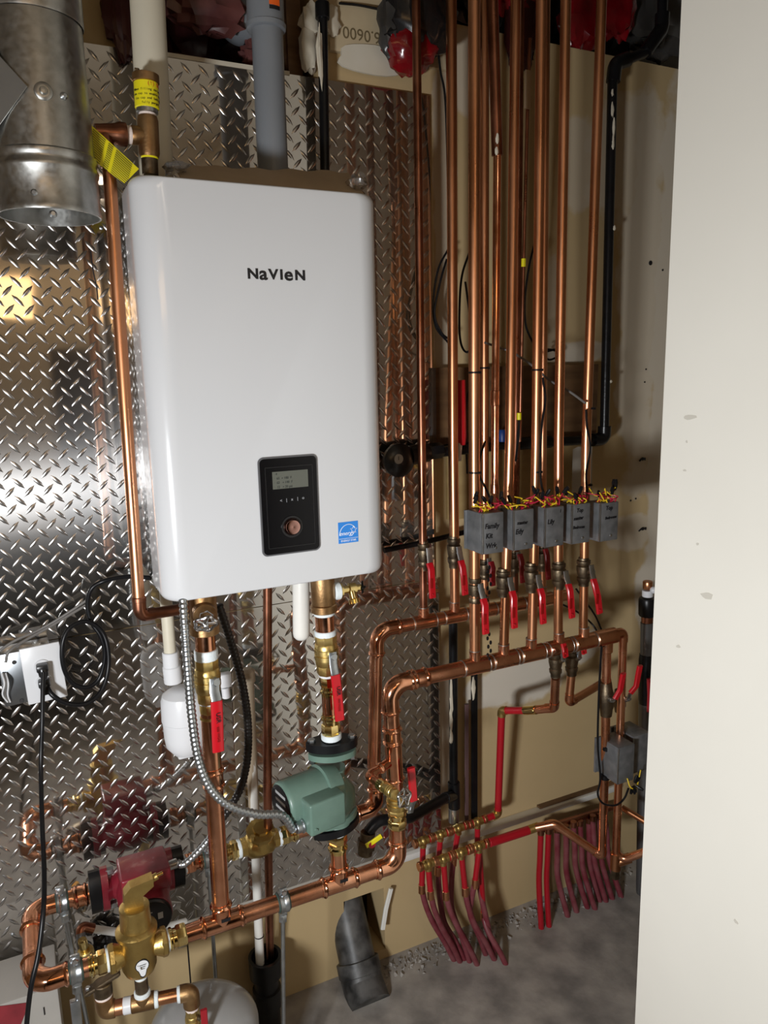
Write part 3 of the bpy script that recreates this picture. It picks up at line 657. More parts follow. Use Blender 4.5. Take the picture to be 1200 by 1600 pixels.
# ================================================================== FRONT HEADER, LOOP, BACK HEADER
HR = .0172
def HP(x, y): return P(x, y, FRT)
T = thing('copper_loop', 'fat copper return loop turning out from the wall at the lower left', 'pipe', P(50, 1480, .2))
f1, f2 = P(50, 1540, FRT), P(140, 1515, FRT)
zf = HP(345, 1441).z
f1.z = f2.z = zf
b1, b2 = P(47, 1424, BCK), P(118, 1403, BCK); b1.x = f1.x+.003; zb = P(97, 1408, BCK).z; b1.z = zb; b2.z = zb
f1.x = b1.x
pipe(T, 'pipe_run', [b2, b1, f1, f2+X*.02], HR, copper, .045, 22)
elbow(T, b1, b2, f1, HR, .062, copper_press, .045); elbow(T, f1, b1, f2, HR, .062, copper_press, .045)
seg(T, 'brass_adapter', P(113, 1404, BCK), P(139, 1396, BCK), .0225, copper_press, 'press')
def clamp(name, label, c, ax, rod_to, r=HR, two=False):
    T = thing(name, label, 'pipe clamp', rod_to); ax = Vector(ax).normalized()
    build('cushion', MB().cyl(c-ax*.013, c+ax*.013, r*1.16, 24), mat('cushion_green', (.03,.055,.045), .6), T)
    build('clamp_band', MB().lathe(c-ax*.010, ax, [(0, r*1.18), (.001, r*1.30), (.007, r*1.27), (.010, r*1.20), (.013, r*1.27), (.019, r*1.30), (.020, r*1.18)], 24), zinc, T)
    dn = (Vector(rod_to)-c); dn.normalize()
    build('clamp_ear', MB().box(c-dn*r*1.5, (.017, .010, .014), None, .002).box(c+dn*r*1.5, (.017, .011, .014), None, .002), zinc, T)
    build('clamp_bolt', MB().hexa(c-dn*r*1.5-Y*.004, c-dn*r*1.5-Y*.012, .0055), chrome, T)
    build('rod_nut', MB().hexa(c+dn*(r*1.7), c+dn*(r*1.7+.016), .009), zinc, T)
    m_ = MB(); a = c+dn*r*1.6; L = (Vector(rod_to)-a).length; n = int(L/.0022); pr = []
    for i in range(n+1): pr.append((L*i/n, .0049 if i % 2 else .0042))
    m_.lathe(a, dn, pr, 10)
    if two: build('channel_post', MB().box((c+dn*.06+Vector(rod_to))/2, (.016, .012, (c+dn*.06-Vector(rod_to)).length), None, .001), zinc, T)
    build('threaded_rod', m_, zinc, T)
def onfloor(c, px, py, d):
    q = P(px, py, d); t = (0-c.z)/(q.z-c.z); return c+(q-c)*t
c = P(97, 1409, BCK); c.z = zb
clamp('pipe_clamp', 'zinc clamp and threaded rod holding the upper leg of the left copper loop', c, X, onfloor(c, 116, 1500, BCK+.015))
c = HP(119, 1521); c.z = zf
clamp('pipe_clamp', 'zinc clamp and post holding the lower leg of the left copper loop', c, X, onfloor(c, 125, 1600, FRT), two=True)
c = P(325, 1338, BCK); c.z = zb
clamp('pipe_clamp', 'zinc clamp and thin rod behind the big copper riser', c, X, onfloor(c, 338, 1550, BCK))
c = HP(442, 1411); c.z = zf
clamp('pipe_clamp', 'zinc clamp and rod under the front header beside the black standpipe', c, X, onfloor(c, 443, 1598, FRT))
# front header right part
T = thing('front_copper_header', 'long copper header with pressed tees below the green pump', 'pipe', HP(440, 1420))
e0 = HP(281, 1462); e0.z = zf; t1 = HP(347, 1440); t1.z = zf; t2 = HP(530, 1379); t2.z = zf; el = HP(622, 1347); el.z = zf
up = HP(613, 1292)
up.x = el.x
pipe(T, 'pipe_run', [e0-X*.01, el, up], HR, copper, .05, 22)
tee(T, t1, X, Z, HR); tee(T, t2, X, Z, HR, .043)
for q in (t1, t2): build('fitting_mark', MB().box(q+Vector((.004, -.0192, .016)), (.018, .0012, .007)), ink, T)
elbow(T, el, t2, up, HR, .058, copper_press, .045)
seg(T, 'brass_adapter', e0-X*.025, e0+X*.012, .0215, brass_bright, 'adapter')
seg(T, 'brass_adapter', up+Z*.036, up-Z*.004, .0205, brass_bright, 'adapter')
# air separator
ac = HP(216, 1484); ac.z = zf
T = thing('air_separator', 'tall brass air separator with slanted vent top on the front header', 'air separator', ac-Z*.06)
rb = RW(215, 1470, FRT, 53)
build('body', MB().lathe(ac-Z*.052, Z, [(0, .010), (.002, .018), (.010, rb*.86), (.022, rb), (.088, rb), (.091, rb*1.17), (.099, rb*1.19), (.102, rb*1.10), (.106, rb*.90), (.139, rb*.84), (.143, rb*.86), (.148, rb*.84), (.150, rb*.7)], 32), brass_cast, T)
tp = ac+Z*.096
build('vent_head', MB().prism([tp+Vector((-rb*.58, -.012, 0)), tp+Vector((rb*.50, -.012, 0)), tp+Vector((rb*.50, -.012, .022)), tp+Vector((rb*1.15, -.012, .036)), tp+Vector((rb*1.15, -.012, .052)), tp+Vector((-rb*.15, -.012, .046)), tp+Vector((-rb*.5, -.012, .034))], Y, .024).cyl(tp+Vector((rb*1.1, 0, .044)), tp+Vector((rb*1.45, 0, .048)), .007), brass_cast, T)
build('vent_tip', MB().cyl(tp+Vector((rb*1.4, 0, .048)), tp+Vector((rb*1.75, 0, .0505)), .0035, 10), brass_bright, T)
for s_ in (-1, 1):
    build('side_port', MB().lathe(ac+X*s_*rb*.55, X*s_, [(0, rb*.55), (.012, rb*.60), (.022, rb*.76), (.026, rb*.80)], 24).hexa(ac+X*s_*(rb*.55+.024), ac+X*s_*(rb*.55+.036), rb*.86, 8), brass_cast, T)
    q = ac+X*s_*(rb*.55+.035); build('tape_band', MB().cyl(q, q+X*s_*.005, .021), tape, T)
q = ac+Vector((.002, -rb-.0004, -.012)); lb = []
for k in range(20):
    a = 2*math.pi*k/20; y_ = math.sin(a); r_ = .0115 if y_ > -.2 else .0115*(1-(abs(y_)-.2)*.65)
    lb.append(q+Vector((r_*math.cos(a), (math.cos(a)*r_)**2/(2*rb)+.0002, .0135*y_+(-.007 if y_ < -.7 else 0))))
build('label_outline', MB().prism([q+(p-q)*1.15 for p in lb], -Y, .0004), ink, T)
lo = build('bulb_label', MB().prism([p-Y*.0003 for p in lb], -Y, .0006), white_plastic, T)
for k in range(3): build('label_print', MB().box(q+Vector((0, -.0010, .004-.004*k)), (.013-.003*k, .0003, .001)), ink_soft, lo)
al = ac-X*(rb*.55+.04); seg(T, 'brass_adapter', al-X*.032, al, .0215, brass_bright, 'adapter')
# fittings below the separator, tank branch
T = thing('tank_branch', 'brass and copper fittings under the air separator leading to the grey tank', 'pipe fitting', ac-Z*.14)
b0 = ac-Z*.05
seg(T, 'tape_band', b0-Z*.012, b0+Z*.001, .012, tape); seg(T, 'nipple', b0-Z*.042, b0-Z*.010, .0125, bronze_old)
seg(T, 'tape_band', b0-Z*.052, b0-Z*.040, .0155, tape)
tc_ = b0-Z*.066
dirb = (P(300, 1548, .32)-P(218, 1570, .30)).normalized(); dirb.z = .0; dirb.normalize()
build('brass_tee', MB().cyl(tc_-dirb*.022, tc_+dirb*.022, .0165).cyl(tc_, tc_+Z*.018, .0165), bronze, T)
seg(T, 'tape_band', tc_+dirb*.020, tc_+dirb*.029, .0155, tape); q = tc_+dirb*.028
seg(T, 'copper_nipple', q, q+dirb*.038, .0125, copper_old); seg(T, 'tape_band', q+dirb*.036, q+dirb*.044, .0155, tape)
e = q+dirb*.062; build('elbow_fitting', MB().tube(fillet([q+dirb*.042, e, e-Z*.03], .018), .0165, 20), bronze, T)
seg(T, 'tape_band', e-Z*.040, e-Z*.029, .013, tape_pink)
q = tc_-dirb*.022; seg(T, 'tape_band', q-dirb*.015, q+dirb*.001, .0155, white_plastic); seg(T, 'copper_nipple', q-dirb*.034, q-dirb*.014, .0145, copper_old)
e2 = q-dirb*.048; build('elbow_fitting', MB().tube(fillet([q-dirb*.03, e2, e2+Z*.03], .018), .0170, 20), bronze, T)
seg(T, 'tape_band', e2+Z*.030, e2+Z*.037, .016, tape_pink)
build('flanged_union', MB().cyl(e2+Z*.036, e2+Z*.062, .0175).box(e2+Z*.062, (.070, .020, .009), ((X*.9+Z*.3).normalized(), Y, (Z*.9-X*.3).normalized()), .004), bronze_old, T)
for s_ in (-1, 1): build('flange_bolt', MB().hexa(e2+Z*.062+(X*.9+Z*.3)*.029*s_-Z*.008, e2+Z*.062+(X*.9+Z*.3)*.029*s_+Z*.009, .005), zinc, T)
vb = e-Z*.055
T = thing('tank_ball_valve', 'small brass valve with dark red lever just above the grey tank', 'valve', vb-Z*.05)
seg(T, 'valve_body', vb-Z*.045, vb+Z*.018, .0155, brass, 'ball')
lever(T, vb+Vector((.016, -.018, 0)), [vb+Vector((.016, -.02, .0)), vb+Vector((.018, -.024, .008)), vb+Vector((.018, -.025, .014))], [vb+Vector((.018, -.025, .028)), vb+Vector((.018, -.026, .0)), vb+Vector((.017, -.025, -.026))], .013, red_dark_vinyl, .006, X, vb)
tk = P(322, 1640, .27); tk.z = 0
T = thing('expansion_tank', 'grey domed expansion tank standing below the copper header', 'tank', tk)
TR = .112; zt_ = P(322, 1560, .27).z-.012
build('shell', MB().lathe(tk, Z, [(0, TR*.8), (.02, TR)]+[(zt_-.055, TR)]+[(zt_-.055+.06*math.sin(math.radians(a)), TR*math.cos(math.radians(a))) for a in range(8, 90, 8)]+[(zt_+.005, .002)], 40), tank_grey, T, 50)
build('tank_collar', MB().cyl(Vector((vb.x, vb.y, zt_-.02)), Vector((vb.x, vb.y, vb.z-.04)), .013), zinc, T)
# ---- supply riser from the boiler
T = thing('supply_riser', 'fat copper riser dropping from the boiler into the front header', 'pipe', t1+Z*.04)
sx = lambda y: 318+(y-955)*(t1.x*0+ (347-318)/(1440-955))
top = HP(sx(1110), 1110); bot = t1+Z*.03
pipe(T, 'pipe_run', [bot, top], HR, copper)
qa, qb = bot.lerp(top, (1430-1232)/(1430-1110)), bot.lerp(top, (1430-1198)/(1430-1110))
seg(T, 'coupling', qa, qb, .0205, copper_press, 'press')
stack(T, 318, 955, 347, 1440, FRT, [('brass_adapter', 1126, 1098, 31, brass, 'adapter'), ('tape_band', 1099, 1092, 31, white_plastic, 'cyl'), ('tape_band', 1030, 1014, 37, tape, 'cyl'), ('copper_nipple', 1016, 985, 32, copper_press, 'cyl'), ('bronze_tee', 980, 905, 42, bronze, 'bulge'), ('tee_collar', 990, 975, 46, bronze, 'bulge')])
v0 = HP(sx(1064), 1064)
T = thing('isolation_valve', 'brass ball valve with long red lever under the left of the boiler', 'valve', v0)
stack(T, 318, 955, 347, 1440, FRT, [('valve_body', 1096, 1028, 41, brass, 'ball')], 24)
s0 = P(337, 1066, FRT+.035)
g = lever(T, s0, [P(335, 1060, FRT+.036), P(335, 1080, FRT+.037), P(338, 1092, FRT+.043), P(338, 1100, FRT+.043)], PL([(338, 1095, FRT+.043), (339, 1115, FRT+.043), (340, 1150, FRT+.043), (341, 1174, FRT+.043)]), .0215, red_vinyl, .008, X, v0, zinc)
text('lever_print', 'USR', P(341, 1122, FRT+.049), -Z, X, .012, ink, g, 'CENTER'); text('lever_print', '600 WOG', P(341, 1148, FRT+.049), -Z, X, .007, mat('lever_ink', (.25,.0,.0), .5), g, 'CENTER')
hv = P(322, 966, FRT+.045)
T = thing('drain_valve', 'chrome-wheeled drain valve facing forward under the left of the boiler', 'valve', hv)
cpt = HP(320, 950)
build('bonnet', MB().lathe(P(318, 955, FRT+.015), hv-P(318, 955, FRT+.015), [(0, .021), (.018, .021), (.022, .017), (.03, .012), (.04, .008)], 24), bronze, T)
build('bonnet_nut', MB().hexa(P(321, 962, FRT+.03), P(322, 966, FRT+.047), .014, 6), chrome, T)
wheel(T, P(321, 975, FRT+.062), Vector((-.15, -.8, -.55)), .0185, chrome)
# ---- return leg with green pump
T = thing('return_drop', 'brass and copper return leg dropping from the boiler into the green pump', 'pipe', HP(527, 1370))
rx0, ry0, rx1, ry1 = 504, 915, 531, 1380
stack(T, rx0, ry0, rx1, ry1, FRT, [('bronze_tee', 948, 880, 38, bronze, 'bulge'), ('tee_collar', 956, 943, 41, bronze, 'bulge'), ('tape_band', 961, 952, 33, tape, 'cyl'), ('copper_nipple', 986, 960, 30, copper_press, 'cyl'), ('tape_band', 993, 984, 34, tape, 'cyl'), ('tape_band', 1056, 1049, 29, white_plastic, 'cyl'), ('brass_adapter', 1086, 1055, 27, brass_bright, 'adapter'), ('copper_nipple', 1118, 1084, 23, copper_press, 'cyl'), ('brass_adapter', 1114, 1147, 29, brass_bright, 'adapter'), ('tape_band', 1154, 1145, 32, tape, 'cyl'), ('tape_band', 1302, 1294, 31, tape, 'cyl'), ('brass_adapter', 1330, 1300, 31, brass_bright, 'adapter'), ('copper_nipple', 1366, 1326, 25, copper, 'cyl')])
rxl = lambda y: rx0+(rx1-rx0)*(y-ry0)/(ry1-ry0)
a = HP(rxl(927), 927)
seg(T, 'tape_band', a+X*.022, a+X*.036, .0175, tape, 'bulge')
v0 = HP(rxl(1022), 1022)
T = thing('isolation_valve', 'brass ball valve with long red lever above the green pump', 'valve', v0)
stack(T, rx0, ry0, rx1, ry1, FRT, [('valve_body', 1052, 990, 38, brass, 'ball')], 24)
g = lever(T, P(521, 1026, FRT+.035), [P(520, 1019, FRT+.036), P(521, 1038, FRT+.037), P(523, 1050, FRT+.042), P(524, 1056, FRT+.042)], PL([(524, 1054, FRT+.042), (526, 1072, FRT+.042), (529, 1100, FRT+.042), (531, 1125, FRT+.042)]), .0195, red_vinyl, .008, X, v0, zinc)
text('lever_print', 'USR', P(529, 1080, FRT+.048), -Z, X, .011, ink, g, 'CENTER'); text('lever_print', '600 WOG', P(530, 1102, FRT+.048), -Z, X, .006, mat('lever_ink', (.25,.0,.0), .5), g, 'CENTER')
T = thing('drain_cock', 'small brass drain cock sticking out right under the boiler', 'valve', a+X*.07)
stb = a+X*.036
build('body', MB().lathe(stb, X, [(0, .015), (.004, .015), (.006, .008), (.018, .008), (.020, .012), (.034, .012), (.036, .007), (.046, .007)], 20), brass_bright, T)
build('spout', MB().lathe(stb+X*.024+Y*-.004, Vector((.1, -.3, -1)), [(0, .008), (.018, .008), (.020, .0115), (.028, .012), (.028, .008)], 18), brass_bright, T)
wheel(T, stb+X*.050, Vector((1, -.35, 0)), .011, mat('dark_wheel', (.03,.03,.03), .3, 1), 'handwheel', 4)
# green pump
pc = HP(rxl(1225), 1225)
T = thing('green_circulator_pump', 'green circulator pump hanging between black flanges under the boiler', 'pump', HP(rxl(1290), 1290))
def flange(y, th, mt, sc_=1.0, nm='flange', tilt=.55):
    c = HP(rxl(y), y); poly = []
    u = Vector((math.cos(tilt), math.sin(tilt), 0)); v = Vector((-u.y, u.x, 0))
    for k in range(36):
        a = 2*math.pi*k/36; ca, sa = math.cos(a), math.sin(a)
        r_ = 1/((abs(ca)/.054)**1.7+(abs(sa)/.029)**1.7)**(1/1.7); poly.append(c+(u*ca+v*sa)*r_*sc_)
    return build(nm, MB().prism(poly, Z, th), mt, T), c, u
_, c, u = flange(1168, .018, rubber, 1.0, 'isolation_flange', -.25)
for s_ in (-1, 1): build('flange_bolt', MB().hexa(c+u*.042*s_+Z*.014, c+u*.042*s_+Z*.024, .008), zinc, T); build('flange_bolt', MB().hexa(c+u*.042*s_-Z*.03, c+u*.042*s_-Z*.012, .007), zinc, T)
flange(1182, .013, green_paint, .93, 'pump_flange', -.25)
flange(1282, .014, green_paint, 1.0, 'pump_flange', .25)
_, c, u = flange(1295, .016, rubber, 1.08, 'isolation_flange', .25)
for s_ in (-1, 1): build('flange_bolt', MB().hexa(c+u*.044*s_+Z*.026, c+u*.044*s_+Z*.040, .007), zinc, T)
vt, vbm = HP(rxl(1180), 1180), HP(rxl(1285), 1285)
build('volute', MB().lathe(vbm, vt-vbm, [(0, .030), (.012, .024), (.03, .034), (.045, .043), (.075, .043), (.09, .034), (.108, .022), (.128, .026)], 28), green_paint, T)
mdir = Vector((-.985, -.17, 0)).normalized()
build('bracket', MB().lathe(pc, mdir, [(0, .045), (.028, .052), (.034, .052), (.036, .046)], 32), green_paint, T)
build('motor_housing', MB().lathe(pc+mdir*.03, mdir, [(0, .046), (.085, .046), (.092, .044), (.095, .040)], 36), green_paint, T)
me_ = pc+mdir*.1255; build('motor_end_cap', MB().lathe(me_-mdir*.004, mdir, [(0, .041), (.004, .040), (.006, .036)], 30), rubber, T)
u, v = frame(mdir)
for k in range(4): build('plate_print', MB().box(me_+mdir*.0022+v*(.024-.015*k)+u*.004, (.040, .006, .0008), (u, v, mdir)), mat('plate_grey', (.35,.36,.36), .5), T)
side = mdir.cross(Z).normalized()
if side.y > 0: side = -side
jb = pc+mdir*.060+side*.045-Z*.010
build('junction_box', MB().box(jb, (.082, .062, .068), (mdir, side, Z), .005, 3), green_paint, T)
build('box_screw', MB().lathe(jb+mdir*.030-Z*.020+side*.031, side, [(0, .004), (.003, .003)], 10), green_paint, T)
build('conduit_connector', MB().cyl(jb+mdir*.040-Z*.022, jb+mdir*.058-Z*.022, .0115).cyl(jb+mdir*.041-Z*.022, jb+mdir*.046-Z*.022, .0145), zinc, T)
CONN = jb+mdir*.058-Z*.022
# ---- back header with red pump
T = thing('back_copper_header', 'copper header close to the wall between the red pump and the brass strainer', 'pipe', P(400, 1310, BCK))
def BP(x, y): q = P(x, y, BCK); q.z = zb; return q
be = BP(588, 1256); bu = P(588, 1180, BCK); bu.x = be.x-.003
pipe(T, 'pipe_run', [BP(289, 1348), be, bu], HR*.98, copper, .04, 20)
elbow(T, be, BP(400, 1300), bu, HR, .06, copper_press, .045)
seg(T, 'brass_adapter', BP(318, 1340), BP(288, 1349), .0215, copper_press, 'adapter'); seg(T, 'tape_band', BP(287, 1350), BP(291, 1348), .021, tape)
seg(T, 'brass_adapter', BP(463, 1292), BP(436, 1300), .0215, brass_bright, 'adapter'); seg(T, 'tape_band', BP(434, 1301), BP(439, 1300), .021, tape)
seg(T, 'brass_adapter', BP(350, 1330), BP(371, 1322), .0215, brass_bright, 'adapter'); seg(T, 'tape_band', BP(370, 1322), BP(376, 1320), .021, tape)
T = thing('flow_check_valve', 'cast brass flow check valve with square bonnet on the back header', 'valve', BP(405, 1312))
a, b = BP(376, 1320), BP(434, 1301); L = (b-a).length
build('body', MB().lathe(a, b-a, [(0, .021), (.012, .022), (.020, .030), (L*.5, .034), (L-.02, .030), (L-.012, .022), (L, .021)], 8, .39), brass_cast, T)
c = (a+b)/2
build('bonnet', MB().lathe(c, Vector((0, -.35, .94)), [(0, .027), (.034, .027), (.036, .034), (.044, .034), (.046, .020), (.052, .018)], 8, .39), brass_cast, T)
for s_ in (-1, 1): build('bonnet_bolt', MB().hexa(c+Vector((s_*.024, -.03, .030)), c+Vector((s_*.024, -.034, .044)), .006), brass, T)
# red pump
T = thing('red_circulator_pump', 'dark red circulator pump with black motor cap at the lower left', 'pump', BP(212, 1380))
q0, q1 = BP(139, 1397), BP(287, 1350)
def vflange(x, th, mt, sc_, nm):
    c = q0+X*(x-q0.x); poly = []
    for k in range(30):
        a = 2*math.pi*k/30; ca, sa = math.cos(a), math.sin(a)
        r_ = 1/((abs(ca)/.029)**1.8+(abs(sa)/.050)**1.8)**(1/1.8); poly.append(c+(Y*ca*.9+Z*sa)*r_*sc_)
    return build(nm, MB().prism(poly, X, th), mt, T)
vflange(q0.x+.002, .022, rubber, 1.0, 'isolation_flange'); vflange(q0.x+.025, .014, red_paint, 1.03, 'pump_flange')
vflange(q1.x-.024, .022, rubber, 1.0, 'isolation_flange'); vflange(q1.x-.039, .014, red_paint, 1.03, 'pump_flange')
for xx in (q0.x+.040, q1.x-.050):
    for s_ in (-1, 1): build('flange_bolt', MB().hexa(Vector((xx-.004, q0.y-.004, zb+s_*.040)), Vector((xx+.012, q0.y-.004, zb+s_*.040)), .009), zinc, T)
pm = (q0+q1)/2
build('volute', MB().lathe(q0+X*.036, X, [(0, .030), (.010, .024), (.025, .034), (.045, .046), (.085, .046), (.105, .034), (.118, .026)], 26), red_paint, T)
ma = Vector((0, -1, -.04)).normalized(); mc = pm+Vector((.006, 0, -.004))
build('motor_housing', MB().lathe(mc, ma, [(0, .052), (.05, .054), (.060, .047), (.115, .047), (.124, .045)], 34), red_paint, T)
build('motor_end_cap', MB().lathe(mc+ma*.122, ma, [(0, .044), (.006, .0435), (.009, .040), (.0095, .018), (.007, .012)], 34), rubber, T)
build('cap_print', MB().box(mc+ma*.1318+Vector((.02, 0, .004)), (.010, .0005, .014)).box(mc+ma*.1318+Vector((-.004, 0, .018)), (.018, .0005, .006)), mat('plate_grey', (.35,.36,.36), .5), T)
build('terminal_box', MB().box(mc+Vector((.002, -.062, .058)), (.098, .088, .044), None, .005, 3), red_paint, T)
build('conduit_connector', MB().cyl(mc+Vector((.050, -.055, .050)), mc+Vector((.072, -.058, .054)), .010), zinc, T)
RCONN = mc+Vector((.072, -.058, .054))
# ---- makeup water bits left of the pump
T = thing('makeup_water_line', 'white plastic tube and small brass valve behind the air separator', 'pipe', P(135, 1500, .08))
pipe(T, 'white_tube', [P(143, 1451, .06), P(215, 1461, .06), P(290, 1440, .03)], .0085, pvc_white, .03)
build('copper_elbow', MB().tube(fillet(PL([(146, 1451, .06), (127, 1447, .06), (126, 1462, .07)]), .012), .0105, 16), copper_dark, T)
pipe(T, 'grey_stub', PL([(126, 1458, .07), (128, 1472, .08)]), .0095, pvc_grey)
stack(T, 128, 1468, 142, 1515, .10, [('brass_cap', 1468, 1486, 14, brass_bright, 'bulge'), ('brass_body', 1484, 1502, 25, brass, 'bulge'), ('chrome_ball', 1498, 1512, 20, chrome, 'bulge')])
T = sheet('cable_bundle', 'crumpled black bundle on the wall behind the air separator', P(168, 1478, .035), (.034, .022, .030), dark_film, 31, 'cable')
# ================================================================== MANIFOLDS AND ZONE RISERS
MU = .12
T = thing('supply_manifold', 'front copper manifold with pressed elbow feeding the row of zone valves', 'pipe', P(620, 1280, FRT))
zm = .5*(P(640, 1066, FRT).z+P(900, 1003, FRT).z)
def MP(x, y): q = P(x, y, FRT); q.z = zm; return q
vtop = up+Z*.075
me0 = MP(601, 1077); me0.x = up.x-.012
mr0, mr1 = MP(690, 1051), MP(951, 990)
mdn = Vector((up.x-.002, up.y, vtop.z))
pipe(T, 'pipe_run', [mdn, me0, mr1], HR, copper, .045, 22)
elbow(T, me0, mdn, mr0, HR, .066, copper_press, .048)
seg(T, 'coupling', MP(636, 1064), MP(668, 1056), .0208, copper_press, 'press')
dn = (mdn-me0).normalized()
seg(T, 'coupling', me0+dn*.095, me0+dn*.135, .0208, copper_press, 'press')
tq = me0+dn*.175
br = (P(556, 1180, FRT+.005)-tq); brn = Vector((-.93, -.28, -.10)).normalized()
build('tee_fitting', MB().press([tq-dn*.05, tq+dn*.05], HR).press([tq, tq+brn*.045], .0095, ends=(0, 1)), copper_press, T)
# small side branch to the lower drain
q1 = tq+brn*.075; q2 = P(598, 1228, FRT+.075)
pipe(T, 'side_branch', [tq+brn*.03, q1, q2], .0085, copper, .014)
selbow(T, q1, tq, q2, .0088, .018, copper)
T = thing('drain_valve', 'brass drain valve with chrome wheel at the foot of the front manifold riser', 'valve', q2)
dv = (q2-q1).normalized()
seg(T, 'inlet_collar', q2-dv*.012, q2+dv*.006, .0125, brass_bright); seg(T, 'valve_body', q2+dv*.004, q2+dv*.045, .0125, brass, 'ball')
wheel(T, q2+dv*.030+Vector((.016, -.026, -.004)), Vector((.35, -.9, .1)), .0175, chrome)
v0 = up+Z*.055
T = thing('header_shutoff_valve', 'brass valve with red lever pointing up at the right end of the front header', 'valve', v0)
seg(T, 'valve_body', up+Z*.030, up+Z*.082, .0235, brass, 'ball', 24)
s0 = v0+Vector((.018, -.026, -.002))
lever(T, s0, [s0+Vector((0, -.002, -.012)), s0+Vector((.002, -.004, .004)), s0+Vector((.004, -.010, .018)), s0+Vector((.004, -.012, .024))], [s0+Vector((.004, -.012, .022)), s0+Vector((.002, -.013, .05)), s0+Vector((.0, -.013, .078)), s0+Vector((-.001, -.012, .100))], .0175, red_vinyl, .009, X, v0, zinc)
# manifold outlets
SUP = [(742, 'first'), (787, 'second'), (830, 'third'), (873, 'fourth'), (912, 'fifth')]
manY = lambda x: 1050-(x-690)*.232
T = bpy.data.objects['supply_manifold']
for x, _ in SUP:
    c = MP(x, manY(x)); build('tee_outlet', MB().cyl(c-X*.032, c+X*.032, HR*1.10, 22).cyl(c, c+Z*.036, .0128, 18), copper, T)
    for s_ in (-1, 1): ring(T, 'solder_ring', c+X*.033*s_, X, HR*1.13, .0025, solder)
    ring(T, 'solder_ring', c+Z*.037, Z, .0131, .0025, solder)
ec = MP(949, 990); build('end_tee', MB().cyl(ec-X*.04, ec+X*.025, HR*1.14, 22).cyl(ec, ec-Z*.04, .0145, 18), copper, T)
# ---- risers of the front row
def riser(label, pts, r, mt, parts=(), name='copper_riser', cat='pipe', R=.02):
    T = thing(name, label, cat, pts[0]); pipe(T, 'pipe_run', pts, r, mt, R, 18); return T
def topext(a, b, z=2.85):
    t = (z-a.z)/(b.z-a.z); return a+(b-a)*t
FR_R = .0108
front = [('first', (742, manY(742)), (741, 650), (741, 0)), ('second', (787, manY(787)), (797, 690), (806, 0)), ('third', (831, manY(831)), (838, 690), (846, 0)), ('fourth', (872, manY(872)), (873, 690), (884, 0)), ('fifth', (911, manY(911)), (916, 690), (940, 0))]
nth = {'first': 'leftmost', 'second': 'second from left', 'third': 'middle', 'fourth': 'second from right', 'fifth': 'rightmost'}
RIS = {}
for nm, p0, p1, p2 in front:
    a, b, c = P(*p0, FRT), P(*p1, FRT), P(*p2, FRT-(.0 if nm != 'second' else .05)); a.z = zm+.02
    T = riser('copper zone riser above the %s labelled steel box, running to the ceiling' % nth[nm], [a, b, topext(b, c)], FR_R if nm != 'first' else .0118, copper_old, R=.3); RIS[nm] = T
    T2 = T
# ---- return manifold and its risers (behind)
T = thing('return_manifold', 'rear copper manifold with pressed elbow running behind the zone risers', 'pipe', P(586, 1200, MU))
zr = P(660, 972, MU).z
def UPt(x, y): q = P(x, y, MU); q.z = zr; return q
ue = UPt(592, 992); ue.x = be.x+.004; dnb = Vector((be.x, -MU, .75))
pipe(T, 'pipe_run', [Vector((bu.x, bu.y, bu.z-.02)), Vector((ue.x, ue.y, zr)), UPt(884, 922)], HR*.92, copper, .045, 22)
elbow(T, ue, dnb, UPt(700, 970), HR*.92, .062, copper_press, .048)
for x in (662, 710, 757, 802, 846):
    c = UPt(x, 970); build('tee_outlet', MB().cyl(c-X*.03, c+X*.03, HR*1.02, 22).cyl(c, c+Z*.036, .0125, 18), copper, T)
    for s_ in (-1, 1): ring(T, 'solder_ring', c+X*.031*s_, X, HR*1.05, .0022, solder)
    ring(T, 'solder_ring', c+Z*.037, Z, .0129, .0022, solder)
back = [((662, 0), (659, 700), (650, 0), .0095, copper_dark, 'dark copper return riser in front of the tread plate edge'), ((711, 0), (708, 700), (705, 0), .0118, copper_old, 'copper return riser just right of the tread plate, with red-levered valve'), ((757, 0), (757, 700), (757, 0), .0105, copper_old, 'copper return riser tucked behind the leftmost zone riser'), ((803, 0), (806, 700), (812, 0), .0105, copper_dark, 'dark copper return riser behind the second zone riser'), ((847, 0), (848, 700), (853, 0), .0100, copper_old, 'copper return riser tucked behind the middle zone riser')]
for (xa, _), p1, p2, r_, mt, lab in back:
    a = UPt(xa, 970); a.z = zr+.02; b, c = P(*p1, MU), P(*p2, MU)
    riser(lab, [a, b, topext(b, c)], r_, mt, R=.3)
# short bright riser ending above the boxes
T = thing('bright_copper_riser', 'shiny newer copper pipe with coupling between the zone risers, stopping above the boxes', 'pipe', P(773, 770, .24))
a, b, c = P(773, 770, .24), P(777, 235, .24), P(769, -20, .24)
pipe(T, 'pipe_run', [a, b], .0086, copper_press); pipe(T, 'upper_pipe', [b-(b-a).normalized()*.01, topext(b, c)], .0118, copper_dark)
seg(T, 'coupling', P(773.4, 634, .24), P(773.8, 610, .24), .0102, copper_press); seg(T, 'end_cap', P(773, 771, .24), P(773.1, 756, .24), .0102, copper)
build('paint_fleck', crumple(P(777, 217, .255), (.004, .003, .010), 91, 10, .3).add([], []), plaster_white, T); build('paint_fleck', crumple(P(776, 236, .255), (.004, .003, .008), 92, 10, .3), plaster_white, T)
pipe(T, 'tail_bend', PL([(773, 768, .24), (775, 790, .23), (783, 800, .18)]), .0086, copper_old, .02)
T = thing('thin_copper_line', 'thin copper line with yellow clips hanging behind the middle zone risers', 'pipe', P(812, 690, .16))
pipe(T, 'pipe_run', PL([(812, 690, .16), (818, 420, .16), (824, 180, .16), (828, 60, .16)]), .0042, copper_dark, .3, 10)
